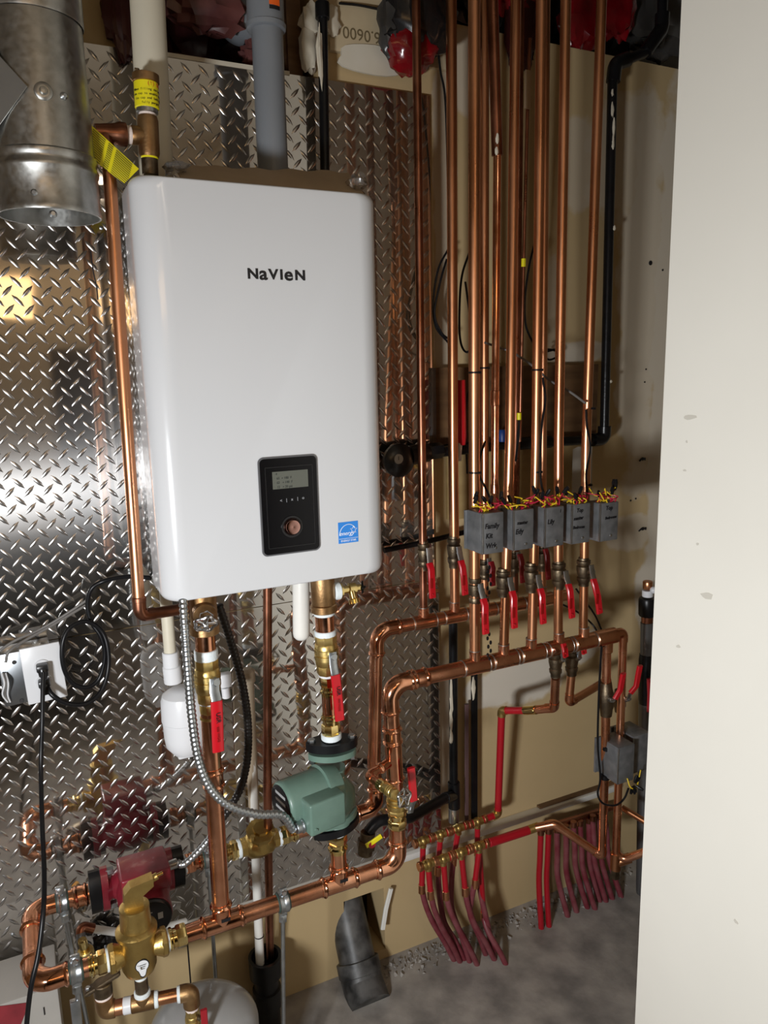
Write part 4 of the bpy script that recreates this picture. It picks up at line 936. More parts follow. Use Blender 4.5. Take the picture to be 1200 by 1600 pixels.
build('yellow_clip', MB().cyl(P(818, 417, .16), P(818.3, 404, .16), .0056, 10), yellow, T); build('yellow_clip', MB().cyl(P(811, 656, .165), P(811, 645, .165), .0056, 10), yellow, T)
build('bracket_tab', MB().strip([P(824, 170, .17), P(826, 110, .17)], X, .016, .003), cardboard, T)
pipe(T, 'lower_cable', PL([(811, 656, .165), (809, 690, .165), (806, 720, .15)]), .0030, rubber, .02, 8)
# ---- zone ball valves
def ball_valve(label, cx, cy, hpx, wpx, d, br, grip, group, gw=.0165, dark=False, body_m=None):
    x0, y0 = cx, cy-hpx/2; c = P(cx, cy, d)
    T = thing('zone_ball_valve', label, 'valve', c, group)
    a, b = P(cx, cy+hpx/2, d), P(cx, cy-hpx/2, d); r = RW(cx, cy, d, wpx); bm_ = body_m or bronze_old; dv = b-a; L = dv.length
    build('valve_body', MB().lathe(a, dv, [(0, r*.70), (L*.12, r*.72), (L*.18, r*.88), (L*.30, r*.92), (L*.34, r*.80), (L*.42, r*.88), (L*.58, r), (L*.70, r*.98), (L*.74, r*.80), (L*.80, r*.95), (L*.9, r*.95), (L*.92, r*.72), (L, r*.70)], 10, .2), bm_, T)
    s_ = P(*br, d+.022)
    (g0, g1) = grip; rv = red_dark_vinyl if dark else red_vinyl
    t = d+.036
    lever(T, s_, [P(br[0]-1, br[1]-10, d+.026), P(br[0], br[1], d+.028), P(g0[0], g0[1]-4, t-.003), P(g0[0]+1, g0[1], t)], [P(g0[0]-1, g0[1]-4, t-.004), P(g0[0]+2, g0[1]+6, t+.004), P((g0[0]*.3+g1[0]*.7), (g0[1]+g1[1])/2, t+.005), P(*g1, t+.004)], gw, rv, .0075, X, c)
    q = P(g1[0], g1[1]-5, t+.0105); build('grip_rivet', MB().sphere(q, .0022, 8), rv if not dark else rv, T)
    q = P((g0[0]*.4+g1[0]*.6), (g0[1]*.45+g1[1]*.55), t+.0092)
    build('grip_print', MB().strip([q+Z*.012, q-Z*.012], X, gw*.45, .0012), mat('lever_ink', (.25,.0,.0), .5), T)
    return T
gZ = 'red-levered ball valves on the front row of zone risers'
for lab, cx, cy, h, w_, br, g0, g1 in [('leftmost', 742, 924, 52, 21, (752, 922), (756, 940), (759, 990)), ('second from left', 786, 910, 44, 23, (798, 912), (801, 928), (804, 981)), ('middle', 830, 902, 46, 23, (842, 908), (845, 924), (849, 974)), ('second from right', 873, 898, 44, 23, (885, 902), (889, 917), (894, 965)), ('rightmost', 912, 893, 44, 23, (925, 893), (928, 909), (937, 958))]:
    ball_valve('red-levered ball valve on the front row under the boxes, %s of five' % lab, cx, cy, h, w_, FRT, br, (g0, g1), gZ)
gR = 'red-levered ball valves on the return risers'
ball_valve('red-levered ball valve on the dark riser before the tread plate edge', 662, 868, 46, 20, MU, (671, 866), ((672, 884), (676, 934)), gR, .017)
ball_valve('red-levered ball valve on the riser just right of the tread plate', 709, 862, 50, 22, MU, (718, 864), ((721, 880), (727, 929)), gR, .017)
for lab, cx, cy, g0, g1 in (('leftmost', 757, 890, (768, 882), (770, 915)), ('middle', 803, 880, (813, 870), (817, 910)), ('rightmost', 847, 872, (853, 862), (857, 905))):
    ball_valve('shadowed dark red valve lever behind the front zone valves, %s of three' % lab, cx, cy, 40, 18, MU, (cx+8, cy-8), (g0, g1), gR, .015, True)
for lab, cx, cy, g in (('left', 868, 1037, (884, 1018)), ('right', 893, 1034, (913, 1013))):
    ball_valve('short red-levered valve hanging under the front manifold, %s of two' % lab, cx, cy, 42, 22, FRT-(.0 if lab == 'left' else .08), (cx+12, cy-6), ((g[0]-3, g[1]-8), (g[0], g[1]+8)), 'valves under the front manifold', .014)
# ---- zone boxes
def zone_box(label, xl, xr, xs, yt, yb, rows, seed, d=FRT+.075):
    fl, fr = P(xl, (yt+yb)/2, d), P(xr, (yt+yb)/2, d); zt_, zb_ = P(xl, yt, d).z, P(xl, yb, d).z; zb_ = (P(xl, yb, d).z+P(xr, yb-2, d).z)/2
    dep = .060 if seed == 1 else .044; T = thing('zone_valve_box', label, 'control box', Vector(((fl.x+fr.x)/2, -d+dep/2, zb_)), 'steel zone valve boxes')
    cc = Vector(((fl.x+fr.x)/2, -d+dep/2, (zt_+zb_)/2)); ww = fr.x-fl.x
    build('steel_cover', MB().box(cc, (ww, dep, zt_-zb_), None, .0025, 2), box_steel, T)
    build('corner_edge', MB().box(Vector((fl.x+.0012, -d+.001, cc.z)), (.004, .004, (zt_-zb_)*.97), None, .0015), zinc, T)
    build('back_plate', MB().box(cc+Vector((-.003, dep/2+.003, 0)), (ww+.002, .006, (zt_-zb_)*.96)), box_steel, T)
    build('cover_dimple', MB().lathe(Vector((cc.x+ww*.12, -d, zb_+.012)), -Y, [(0, .0035), (.001, .003), (.0015, .001)], 10), zinc, T)
    for k, (tx, dz, sz, dx) in enumerate(rows):
        text('handwriting', tx, (fl.x+ww*dx, -d-.0003, zt_-(zt_-zb_)*dz), (1, 0, .05*((k % 2)-.3)), Z, sz, ink, T, 'LEFT', sx=.92, shear=.15, bold=.0004)
    # wires out of the top
    r_ = random.Random(seed); tp = Vector((cc.x, cc.y, zt_))
    for k in range(14):
        mt = wire_yellow if k % 2 else wire_red; x0 = r_.uniform(-.45, .45)*ww; dx = r_.uniform(-.045, .03); hh2 = r_.uniform(.004, .016)
        p = [tp+Vector((x0, r_.uniform(-.022, .015), -.004)), tp+Vector((x0+dx*.15, r_.uniform(-.03, .005), hh2)), tp+Vector((x0+dx*.6, r_.uniform(-.032, .0), hh2*1.2+r_.uniform(-.003, .006))), tp+Vector((x0+dx, r_.uniform(-.03, .005), hh2+r_.uniform(.0, .020)))]
        build('wire', MB().tube(smooth(p, 5), .0013, 6), mt, T)
        if k % 3 == 0: build('wire_nut', MB().lathe(p[-1], Vector((r_.uniform(-.6, .6), r_.uniform(-.6, .2), 1)), [(0, .003), (.010, .0045), (.018, .003)], 8), rubber, T)
    return T
zone_box('steel zone box with handwriting Family Kit Wrk, largest and leftmost of five', 754, 787, 736, 803, 866, (('Family', .32, .0150, .10), ('Kit', .56, .0150, .14), ('Wrk', .80, .0150, .14)), 1)
zone_box('steel zone box with handwriting ending in Edy, second of the five', 802, 834, 794, 798, 860, (('master', .32, .0105, .18), ('Edy', .54, .0150, .10)), 2)
zone_box('steel zone box with the single handwritten word Lily, middle of the five', 851, 881, 842, 794, 855, (('Lily', .36, .0140, .14), ('1', .12, .009, .76)), 3)
zone_box('steel zone box with handwriting Top Master Bedroom, fourth of the five', 893, 922, 886, 789, 850, (('Top', .16, .0120, .25), ('master', .36, .0105, .10), ('Bedroom', .58, .0092, .08)), 4)
zone_box('steel zone box with handwriting Top Bedrooms, rightmost of the five', 937, 966, 931, 787, 846, (('Top', .14, .0130, .30), ('Bedrooms', .40, .0085, .28)), 5)
# ties on risers
for k, (x, y, d, r_) in enumerate(((741.5, 582, FRT, .0128), (757, 575, MU, .0115), (741.8, 738, FRT, .0128), (839, 578, FRT, .0118), (838, 737, FRT, .0118), (921, 638, FRT, .0118), (916, 757, FRT, .0118))):
    q = P(x, y, d); tag(build('cable_tie', MB().lathe(q-Z*.002, Z, [(0, r_-.001), (0, r_), (.004, r_), (.004, r_-.001)], 18).box(q+Vector((.3*r_, -r_, 0)), (.006, .004, .005)), rubber), ('black tie around the leftmost zone riser, upper of two', 'black tie around the return riser behind the leftmost zone riser', 'black tie around the leftmost zone riser, just above the boxes', 'black tie around the middle zone riser, upper of two', 'black tie around the middle zone riser, just above the boxes', 'black tie around the rightmost zone riser, upper of two', 'black tie around the rightmost zone riser, just above the boxes')[k], 'cable tie', 'cable ties on the risers')
# ================================================================== LOWER RIGHT ZONE
T = thing('lower_zone_pipe', 'copper drop from the end tee of the front manifold to the floor manifold', 'pipe', P(940, 1335, FRT))
a, b = P(948, 1000, FRT), P(941, 1338, FRT-.05)
el2 = P(866, 1287, .17)
pipe(T, 'pipe_run', [a, P(946, 1150, FRT), b, el2, P(838, 1293, .14)], .0112, copper, .014)
selbow(T, b, a, el2, .0112, .024, copper); selbow(T, el2, b, P(838, 1293, .14), .0112, .022, copper)
ring(T, 'black_seal', P(948, 1008, FRT), Z, .0138, .004, rubber)
T = thing('end_drop_pipe', 'copper pipe bending down off the right end of the front manifold', 'pipe', P(962, 1350, FRT))
mE = P(974, 985, FRT); mE.z = zm+.004; bE = P(962, 1348, FRT-.02)
pipe(T, 'pipe_run', [ec, mE, P(969, 1150, FRT-.01), bE, P(1010, 1330, .34)], .0105, copper, .02)
selbow(T, mE, ec, bE, .0108, .026, copper)
build('tee_fitting', MB().cyl(bE-Z*.02, bE+Z*.03, .0145).cyl(bE, P(985, 1340, .30), .0135), copper_old, T)
build('drain_plug', MB().hexa(bE-Z*.045, bE-Z*.018, .013), bronze_old, T)
gB = 'valves on the lower right drops'
def lever_valve(label, cx, cy, h, w_, d, stem, grip, gm=red_vinyl):
    T = thing('drop_valve', label, 'valve', P(cx, cy, d), gB); a, b = P(cx, cy+h/2, d), P(cx, cy-h/2, d); r = RW(cx, cy, d, w_); L = (b-a).length
    build('valve_body', MB().lathe(a, b-a, [(0, r*.75), (L*.2, r*.85), (L*.3, r), (L*.7, r), (L*.8, r*.85), (L, r*.75)], 10), bronze_old, T)
    lever(T, P(*stem, d+.03), [P(*stem, d+.032), P(grip[0][0], grip[0][1], d+.045)], [P(*g, d+.045+.004*i) for i, g in enumerate(grip)], .015, gm, .008, X, P(cx, cy, d), zinc)
lever_valve('valve with upright red lever on the left lower drop pipe', 947, 1092, 52, 24, FRT, (957, 1094), [(961, 1092), (969, 1078), (972, 1062), (974, 1052)])
lever_valve('valve with red lever kicked to the right on the end drop pipe', 968, 1095, 34, 20, FRT-.02, (982, 1092), [(985, 1083), (994, 1072), (997, 1055), (1000, 1040)])
def plain_box(label, xl, xr, yt, yb, d, dep, seed):
    fl, fr = P(xl, yt, d), P(xr, yt, d); zt_, zb_ = P((xl+xr)/2, yt, d).z, P((xl+xr)/2, yb, d).z
    T = thing('zone_valve_box', label, 'control box', Vector(((fl.x+fr.x)/2, -d, zb_)), 'steel zone valve boxes'); cc = Vector(((fl.x+fr.x)/2, -d+dep/2, (zt_+zb_)/2))
    build('steel_cover', MB().box(cc, (fr.x-fl.x, dep, zt_-zb_), None, .002), box_steel, T)
    build('corner_edge', MB().box(Vector((fl.x+.001, -d+.001, cc.z)), (.003, .003, (zt_-zb_)*.97), None, .001), zinc, T)
    build('back_plate', MB().box(cc+Y*(dep/2+.003)-X*.004, (fr.x-fl.x+.012, .006, (zt_-zb_)*.96)), box_steel, T)
    return T
plain_box('blank grey steel box low on the left drop pipe', 967, 992, 1166, 1222, FRT+.05, .07, 1)
T = plain_box('blank grey steel box beside the white wall, behind the other low box', 990, 1016, 1148, 1205, FRT+.02, .07, 2)
T = thing('wire_nut_bunch', 'bunch of black wire nuts with a yellow wire under the low steel boxes', 'wiring', P(992, 1222, FRT+.05))
r_ = random.Random(4); c = P(990, 1226, FRT+.05)
for k in range(8):
    dv = Vector((r_.uniform(-1, 1), r_.uniform(-1, .3), r_.uniform(-1, 1))).normalized(); build('wire_nut', MB().lathe(c+dv*.006, dv, [(0, .003), (.012, .0045), (.020, .003)], 8), rubber, T)
build('yellow_wire', MB().tube(smooth([P(980, 1216, FRT+.05), P(985, 1230, FRT+.06), P(994, 1232, FRT+.06), P(997, 1222, FRT+.05), P(1001, 1203, FRT+.05)], 5), .0016, 6), wire_yellow, T)
for k, (x, y, d, r0, lab) in enumerate(((949, 1168, FRT, .0145, 'black tape band on the left drop pipe above the low box'), (945, 1213, FRT, .0140, 'black tie on the left drop pipe below the low box'), (968, 1141, FRT-.02, .0130, 'black tape band on the end drop pipe'))):
    tag(build('tape_wrap', MB().cyl(P(x, y, d)-Z*.006, P(x, y, d)+Z*.006, r0), rubber), lab, 'tape')
T = thing('cross_copper_pipe', 'copper pipe turning up to the right below the front manifold', 'pipe', P(889, 1098, FRT-.08))
a, b, c = P(893, 1050, FRT-.08), P(889, 1098, FRT-.08), P(950, 1062, .16)
pipe(T, 'pipe_run', [a, b, c], .0108, copper_old, .015); selbow(T, b, a, c, .0108, .024, copper)
T = thing('floor_copper_stub', 'thin copper pipe slanting down behind the end drop toward the white wall', 'pipe', P(990, 1275, .2))
pipe(T, 'pipe_run', PL([(972, 1262, .22), (1020, 1291, .30)]), .0085, copper_old)
T = thing('grey_drain_pipe', 'grey pipe with black union half hidden by the white wall', 'pipe', P(1012, 1110, .12))
stack(T, 1012, 915, 1009, 1115, .14, [('copper_elbow', 920, 908, 15, copper_old, 'bulge'), ('white_collar', 932, 922, 17, white_plastic, 'cyl'), ('black_union', 962, 934, 27, rubber, 'bulge'), ('rusty_neck', 975, 962, 18, copper_dark, 'cyl'), ('grey_body', 1025, 972, 20, mat('dull_pipe', (.16,.16,.16), .35, .6), 'cyl'), ('black_joint', 1100, 1022, 24, iron, 'bulge'), ('grey_leg', 1395, 1098, 22, mat('dull_pipe', (.16,.16,.16), .35, .6), 'cyl')])
build('union_rib', MB().cyl(P(1012, 950, .14)-Z*.004, P(1012, 950, .14)+Z*.004, .0235, 12), rubber, T)
build('white_knob', MB().sphere(P(1021, 922, .16), .010, 14), white_plastic, T)
build('valve_lever', MB().strip(PL([(1014, 1060, .18), (1015, 1085, .18), (1014, 1112, .18)]), X, .013, .008), red_dark_vinyl, T); build('lever_stem', MB().cyl(P(1011, 1062, .14), P(1014, 1062, .18), .006), iron, T)
# ================================================================== RED PEX MANIFOLDS AND TUBES
T = thing('red_riser_line', 'red plastic riser with brass elbows dropping from the manifold to the floor tubes', 'pipe', P(782, 1270, .08))
top_c = P(868, 1058, FRT); e1 = P(866, 1106, FRT-.04); e2_ = P(784, 1110, .12); e3 = P(778, 1272, .08)
pipe(T, 'copper_drop', [top_c, e1, P(836, 1109, .22)], .0108, copper, .016); selbow(T, e1, top_c, e2_, .0108, .024, copper)
pipe(T, 'red_branch', [P(828, 1110, .20), e2_, e3], .0098, pex_red, .016)
seg(T, 'brass_collar', P(820, 1110, .185), P(838, 1109, .226), .0115, brass_bright); selbow(T, e2_, P(828, 1110, .20), e3, .0100, .016, brass)
selbow(T, e3, e2_, P(748, 1285, .08), .0100, .016, brass)
def pex_manifold(label, pts, d, stations, r, riser_end):
    T = thing('pex_manifold', label, 'pipe manifold', P(*stations[0], d))
    p = [P(x, y, d) for x, y in pts]; pipe(T, 'red_run', p, r, pex_red, .01)
    ax = (p[1]-p[0]).normalized()
    for x, y in stations:
        c = P(x, y, d); build('brass_tee', MB().cyl(c-ax*.016, c+ax*.016, r*1.12).cyl(c, c-Z*.018, r*.95).sphere(c, r*1.35, 10), brass, T)
        for s_ in (-1, 1): ring(T, 'crimp_ring', c+ax*.024*s_, ax, r*1.28, .010, copper_old)
    return T
pex_manifold('upper red and brass tube manifold along the white rail', [(656, 1316), (778, 1272)], .08, [(661, 1314), (688, 1304), (716, 1294), (746, 1284)], .0095, None)
T = pex_manifold('lower red and brass tube manifold in front of the white rail', [(664, 1352), (838, 1293)], .13, [(669, 1350), (692, 1342), (720, 1332), (748, 1322)], .0098, None)
seg(T, 'brass_coupling', P(826, 1297, .133), P(842, 1291, .14), .0118, brass); seg(T, 'thick_sleeve', P(764, 1317, .13), P(826, 1297, .133), .0120, pex_red)
for k, (x, y, d) in enumerate(((669, 1350, .13),)): build('end_cap', MB().cyl(P(667, 1351, .13), P(662, 1353, .13), .0125), brass, T)
DR_ = [((661, 1318, .08), (659, 1388, .08), (676, 1440), (711, 1499)), ((688, 1308, .08), (684, 1360, .08), (694, 1440), (727, 1498)), ((716, 1298, .08), (708, 1345, .08), (706, 1420), (735, 1502)), ((746, 1288, .08), (746, 1330, .08), (752, 1400), (773, 1496)),
       ((669, 1354, .13), (673, 1397, .13), (690, 1448), (720, 1501)), ((693, 1346, .13), (697, 1398, .13), (716, 1450), (747, 1506)), ((721, 1336, .13), (727, 1392, .13), (742, 1445), (774, 1498)), ((749, 1326, .13), (742, 1380, .13), (735, 1430), (760, 1490)), ((749, 1330, .11), (756, 1430, .10), (766, 1462), (792, 1506))]
desc = ['first tube from the left, off the upper manifold', 'second tube, off the upper manifold', 'third tube, off the upper manifold, behind the rest', 'fourth tube, off the upper manifold, behind the rest', 'leftmost tube off the lower manifold', 'second tube off the lower manifold', 'third tube off the lower manifold', 'fourth tube off the lower manifold, curling behind', 'rightmost tube, bright red for most of its length']
for k, (t, cpl, mid, fl) in enumerate(DR_):
    a, b = P(*t), P(*cpl); e = F(*fl); md = P(mid[0], mid[1], -(b.y*.55+e.y*.45)); 
    T = thing('floor_heating_tube', 'red floor tube of the left cluster: %s' % desc[k], 'tube', e, 'left cluster of floor tubes')
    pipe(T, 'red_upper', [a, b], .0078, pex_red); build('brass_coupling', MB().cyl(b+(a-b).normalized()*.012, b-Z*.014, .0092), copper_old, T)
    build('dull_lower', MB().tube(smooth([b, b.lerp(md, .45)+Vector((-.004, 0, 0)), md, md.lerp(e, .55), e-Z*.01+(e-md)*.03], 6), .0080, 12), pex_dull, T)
RT_ = [((845, 1302, .10), (846, 1450)), ((857, 1300, .10), (858, 1447)), ((870, 1298, .09), (888, 1431)), ((884, 1296, .08), (902, 1424)), ((896, 1290, .07), (919, 1418)), ((906, 1288, .06), (931, 1420)), ((920, 1284, .05), (938, 1408)), ((926, 1280, .06), (948, 1408)), ((936, 1276, .05), (958, 1404)), ((945, 1272, .05), (972, 1401))]
ordn = ['first', 'second', 'third', 'fourth', 'fifth', 'sixth', 'seventh', 'eighth', 'ninth', 'tenth']
for k, (t, fl) in enumerate(RT_):
    a, e = P(*t), F(*fl); md = a.lerp(e, .55)+Vector((-.012 if k > 1 else 0, .01, 0))
    T = thing('floor_heating_tube', 'dull red floor tube of the right cluster, %s from the left' % ordn[k], 'tube', e, 'right cluster of floor tubes')
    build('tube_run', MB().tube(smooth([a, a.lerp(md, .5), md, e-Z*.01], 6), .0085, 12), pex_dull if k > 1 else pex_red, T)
    build('crimp_collar', MB().cyl(a-Z*.004, a+Z*.014, .0098), copper_dark, T)
pl = thing('rear_tube_header', 'copper header behind the rail feeding the right cluster of tubes', 'pipe', P(900, 1280, .03)); a, b = P(842, 1297, .06), P(955, 1262, .035)
pipe(pl, 'pipe_run', [a, b], .0105, copper_dark)
# rubble at the foot of the wall
gr = thing('concrete_rubble', 'loose broken concrete crumbs along the foot of the wall around the tubes', 'rubble', F(800, 1470))
r_ = random.Random(12); m_ = MB()
for k in range(420):
    px = r_.uniform(600, 985); py = 1500-(px-607)*.385+abs(r_.gauss(0, 14))+4; q = F(px, py); s_ = r_.uniform(.002, .008)
    m_.add([q+Vector((r_.uniform(-1, 1), r_.uniform(-1, 1), z))*s_ for z in (0, 0, 0, .9, 1.1)], [(0, 1, 2), (0, 1, 3), (1, 2, 4), (0, 2, 3), (3, 4, 1), (3, 4, 2)])
rb_ = build('crumbs', m_, concrete, gr, smooth_=False); rb_['kind'] = 'stuff'
# ================================================================== BLACK PIPES
T = thing('black_drop_pipe', 'black iron pipe with chipped paint dropping right of the tread plate', 'pipe', P(710, 1285, .05))
pipe(T, 'pipe_run', PL([(708, 960, .05), (709, 1285, .05)]), .0115, iron)
build('tee_fitting', MB().cyl(P(709, 1222, .05), P(710, 1262, .05), .0165).cyl(P(709, 1243, .05), P(695, 1247, .085), .0150), iron, T)
build('cap_nut', MB().cyl(P(709, 1262, .05), P(709, 1284, .05), .0145), zinc, T)
for i, (y, h) in enumerate(((1090, .05), (1125, .03), (1150, .02))): build('paint_chip', crumple(P(705, y, .063), (.005, .002, h), 70+i, 12, .5), plaster_white, T)
pipe(T, 'hose_branch', [P(698, 1246, .08), P(640, 1278, .15), P(590, 1282, .16), P(575, 1300, .16)], .0135, rubber, .06)
T = thing('dark_flat_strip', 'dark flat metal strip standing on the wall right of the black drop pipe', 'metal strip', P(740, 1290, .03))
a, b = P(741, 985, .02), P(741, 1292, .02)
build('strip_run', MB().strip([b, a], X, .018, .012), iron, T); build('paint_chip', crumple(P(740, 1075, .03), (.006, .002, .03), 74, 12, .5), plaster_white, T)
build('side_strip', MB().strip([P(729, 1293, .02), P(729, 1100, .02)], X, .011, .008), mat('purple_brown', (.10,.055,.055), .5), T)
T = thing('gas_pipe', 'black iron gas pipe bending from the ceiling and down the right of the wall', 'pipe', P(945, 690, .07))
gp = PL([(1036, -30, .07), (1034, 45, .07), (1008, 82, .07), (967, 98, .06), (957, 125, .06), (944, 686, .06), (800, 694, .06), (640, 712, .06)])
pipe(T, 'pipe_run', gp, .0125, iron, .03)
build('elbow_fitting', MB().tube(fillet([gp[3]+(gp[2]-gp[3])*.35, P(961, 100, .06), P(958, 128, .06)], .02), .0178, 18), iron, T)
build('elbow_fitting', MB().tube(fillet([gp[1]+Z*.035, gp[1], gp[2]], .03), .0178, 18), iron, T)
build('elbow_fitting', MB().tube(fillet([gp[5]+Z*.035, gp[5], gp[5]-X*.04], .025), .0178, 18), iron, T)
for i, (x, y, h) in enumerate(((957, 145, .008), (957, 172, .016), (959, 200, .022), (958, 222, .016), (960, 356, .006), (955, 596, .004))): build('paint_chip', crumple(P(x, y, .073), (.004, .002, h), 80+i, 10, .5), plaster_white, T)
build('reducing_tee', MB().cyl(P(860, 690, .06), P(800, 694, .06), .0165), iron, T)
T = thing('gas_regulator', 'dark gas regulator with a small white dial beside the boiler', 'regulator', P(622, 760, .07))
build('body', MB().lathe(P(618, 718, .05), -Y, [(0, .035), (.012, .040), (.022, .040), (.03, .03), (.034, .016)], 26), satin_black, T)
build('dial_face', MB().lathe(P(622, 717, .088), -Y, [(0, .0115), (.004, .0115), (.0045, .010)], 24), mat('dial', (.33,.31,.27), .5), T)
build('dial_needle', MB().box(P(623, 716, .094), (.0012, .0006, .009)), ink, T)
build('side_flange', MB().cyl(P(640, 712, .06), P(668, 706, .06), .024), satin_black, T); build('side_union', MB().hexa(P(668, 706, .06), P(690, 703, .06), .020), iron, T)
T = thing('dark_cross_pipe', 'dark pipe crossing behind the return risers below the regulator', 'pipe', P(640, 855, .03))
pipe(T, 'pipe_run', PL([(600, 860, .03), (660, 848, .03), (740, 828, .04)]), .007, iron)
# boards on the wall
tag(build('backing_board', MB().bx((P(676, 640, 0).x, -.018, P(800, 692, 0).z), (P(926, 640, 0).x, WB, P(800, 572, 0).z)), wood_dark), 'dark wooden backing board on the wall behind the copper risers', 'board')
tag(build('lower_board', MB().bx((P(700, 740, 0).x, -.008, P(800, 800, 0).z), (P(905, 740, 0).x, WB, P(800, 693, 0).z)), wood_tan), 'tan wooden board below the black gas pipe behind the risers', 'board')
tag(build('paper_tag', MB().prism(PL([(895, 702, .10), (903, 698, .10), (925, 698, .11), (925, 770, .11), (893, 774, .10)]), -Y, .0006), mat('tag_paper', (.45,.42,.36), .7), None), 'pale paper tag with scribbled lines hanging behind the rightmost riser', 'tag')
T = thing('red_hose_sleeve', 'red rubber sleeve on a valve behind the second return riser', 'sleeve', P(720, 690, .09))
build('sleeve', MB().lathe(P(721, 695, .09), P(720, 585, .09)-P(721, 695, .09), [(0, .010), (.02, .0125), (.10, .012), (.155, .011)], 16), red_vinyl, T); build('valve_tip', MB().cyl(P(716, 720, .09), P(718, 692, .09), .0075), zinc, T)
tag(build('blue_cap', MB().lathe(P(785, 690, .07), Z, [(0, .010), (.02, .013), (.03, .008)], 12), navy), 'small blue plastic cap behind the bright copper pipe', 'cap')
# ================================================================== DRAIN PIPES, CONDENSATE
T = thing('black_standpipe', 'black plastic standpipe taking the white and copper drain lines', 'pipe', P(416, 1600, .06)); T.location.z = 0; WO[T.name].z = 0
sp_t = P(414, 1493, .06); xx, yy = sp_t.x, sp_t.y
build('hub', MB().lathe(Vector((xx, yy, sp_t.z-.055)), Z, [(0, .030), (.004, .040), (.055, .041), (.055, .033), (.01, .032)], 32), abs_black, T)
build('pipe_run', MB().lathe(Vector((xx, yy, 0)), Z, [(0, .030), (sp_t.z-.14, .030), (sp_t.z-.138, .035), (sp_t.z-.09, .035), (sp_t.z-.088, .030), (sp_t.z-.05, .030)], 28), abs_black, T)
T = thing('condensate_pipe', 'white plastic condensate pipe standing in the black standpipe', 'pipe', P(406, 1500, .06))
q = P(406, 1500, .06); pipe(T, 'pipe_run', [q-Z*.01, P(399, 1320, .06), P(390, 1075, .05)], .0108, pvc_white, .3); build('shaded_pipe', MB().cyl(P(397, 1270, .055), P(388, 1062, .05), .0125), pvc_shaded, T)  # upper length of the white pipe carries its shade as colour
build('top_cap', MB().lathe(P(388, 1066, .05), Z, [(0, .013), (.002, .0165), (.028, .0165), (.034, .010)], 18), pvc_shaded, T); ring(T, 'black_ring', P(405, 1462, .06), Z, .0118, .003, rubber)
T = thing('copper_drain_line', 'dark thin copper pipe beside the white condensate pipe', 'pipe', P(422, 1496, .06))
pipe(T, 'pipe_run', PL([(422, 1500, .06), (418, 1240, .13), (418, 900, .15)]), .0098, copper_dark, .3)
T = thing('white_capped_pipe', 'short white capped pipe hanging under the middle of the boiler', 'pipe', P(471, 1000, .22))
a, b = P(470, 898, .22), P(471, 1000, .22)
build('pipe_run', MB().lathe(b, a-b, [(0, .004), (.002, .011), (.008, .0165), (.016, .0178), ((a-b).length, .0178)], 24), pvc_white, T)
T = thing('condensate_neutraliser', 'white plastic neutraliser canister with cream inlet pipe left of the big riser', 'canister', P(290, 1180, .14))
q = P(289, 1115, .14); rr = RW(289, 1115, .14, 68)
build('canister_body', MB().lathe(P(292, 1175, .14), P(284, 1062, .14)-P(292, 1175, .14), [(0, rr*.35), (.002, rr*.6), (.02, rr*.9), (.04, rr*.96), (.075, rr*.98), (.077, rr*1.02), (.12, rr*1.0), (.132, rr*.92), (.142, rr*.6), (.146, .018)], 32), white_plastic, T)
build('foot', MB().box(P(291, 1172, .14), (.040, .034, .022), None, .004), white_plastic, T)
build('inlet_neck', MB().cyl(P(271, 1066, .15), P(268, 1040, .15), .0185).cyl(P(268, 1044, .15), P(266, 1018, .15), .0165), white_plastic, T)
pipe(T, 'inlet_pipe', PL([(266, 1022, .15), (258, 920, .15)]), .0122, pvc_cream)
q = P(277, 1088, .14)-Y*rr
text('label_print', 'NC', P(284, 1086, .14)+Vector((0, -rr*1.02, 0)), X, Z, .011, ink, T); build('green_mark', MB().lathe(P(291, 1095, .14)+Vector((0, -rr*1.0, 0)), -Y, [(0, .007), (.001, .007)], 14), mat('green_ink', (.01,.18,.06), .5), T)
tag(build('white_fitting', MB().box(P(352, 1062, .16), (.024, .020, .030), None, .003).cyl(P(352, 1074, .16), P(354, 1090, .16), .009), white_plastic), 'small white plastic fitting right of the left brass isolation valve', 'fitting')
T = thing('wall_drain_pipe', 'dusty black drain pipe coming out of a hole in the wall to the floor', 'pipe', F(570, 1590))
a, b, c = P(574, 1398, -.05), P(566, 1535, .055), F(568, 1585)
a = Vector((b.x+.004, .10, hz1+.02)); c = Vector((b.x, b.y-.05, 0)); rr = .049
pipe(T, 'pipe_run', [a, b], rr, abs_dusty, .03, 26)
build('elbow_fitting', MB().tube(fillet([b+(a-b).normalized()*.03, b, Vector((c.x, c.y, -.01))], .05), rr*1.12, 28), abs_dusty, T)
build('hub_ring', MB().cyl(b+(a-b).normalized()*.055, b+(a-b).normalized()*.020, rr*1.18), abs_dusty, T)
tag(build('pvc_strip', MB().strip(PL([(611, 1388, .01), (603, 1420, .012), (598, 1452, .02)]), X, .012, .008), pvc_white), 'white plastic strip beside the hole around the wall drain', 'strip')
T = thing('yellow_gas_valve', 'small gas valve with yellow lever behind the front header', 'valve', P(575, 1320, .16))
build('body', MB().cyl(P(575, 1300, .16), P(570, 1335, .16), .018).hexa(P(573, 1312, .16), P(571, 1326, .16), .023), bronze_old, T)
build('yellow_lever', MB().strip(PL([(572, 1322, .195), (582, 1316, .197), (596, 1306, .199)]), Z, .012, .005), yellow, T); build('red_knob', MB().lathe(P(581, 1319, .196), -Y, [(0, .010), (.003, .009)], 14), red_dark_vinyl, T)
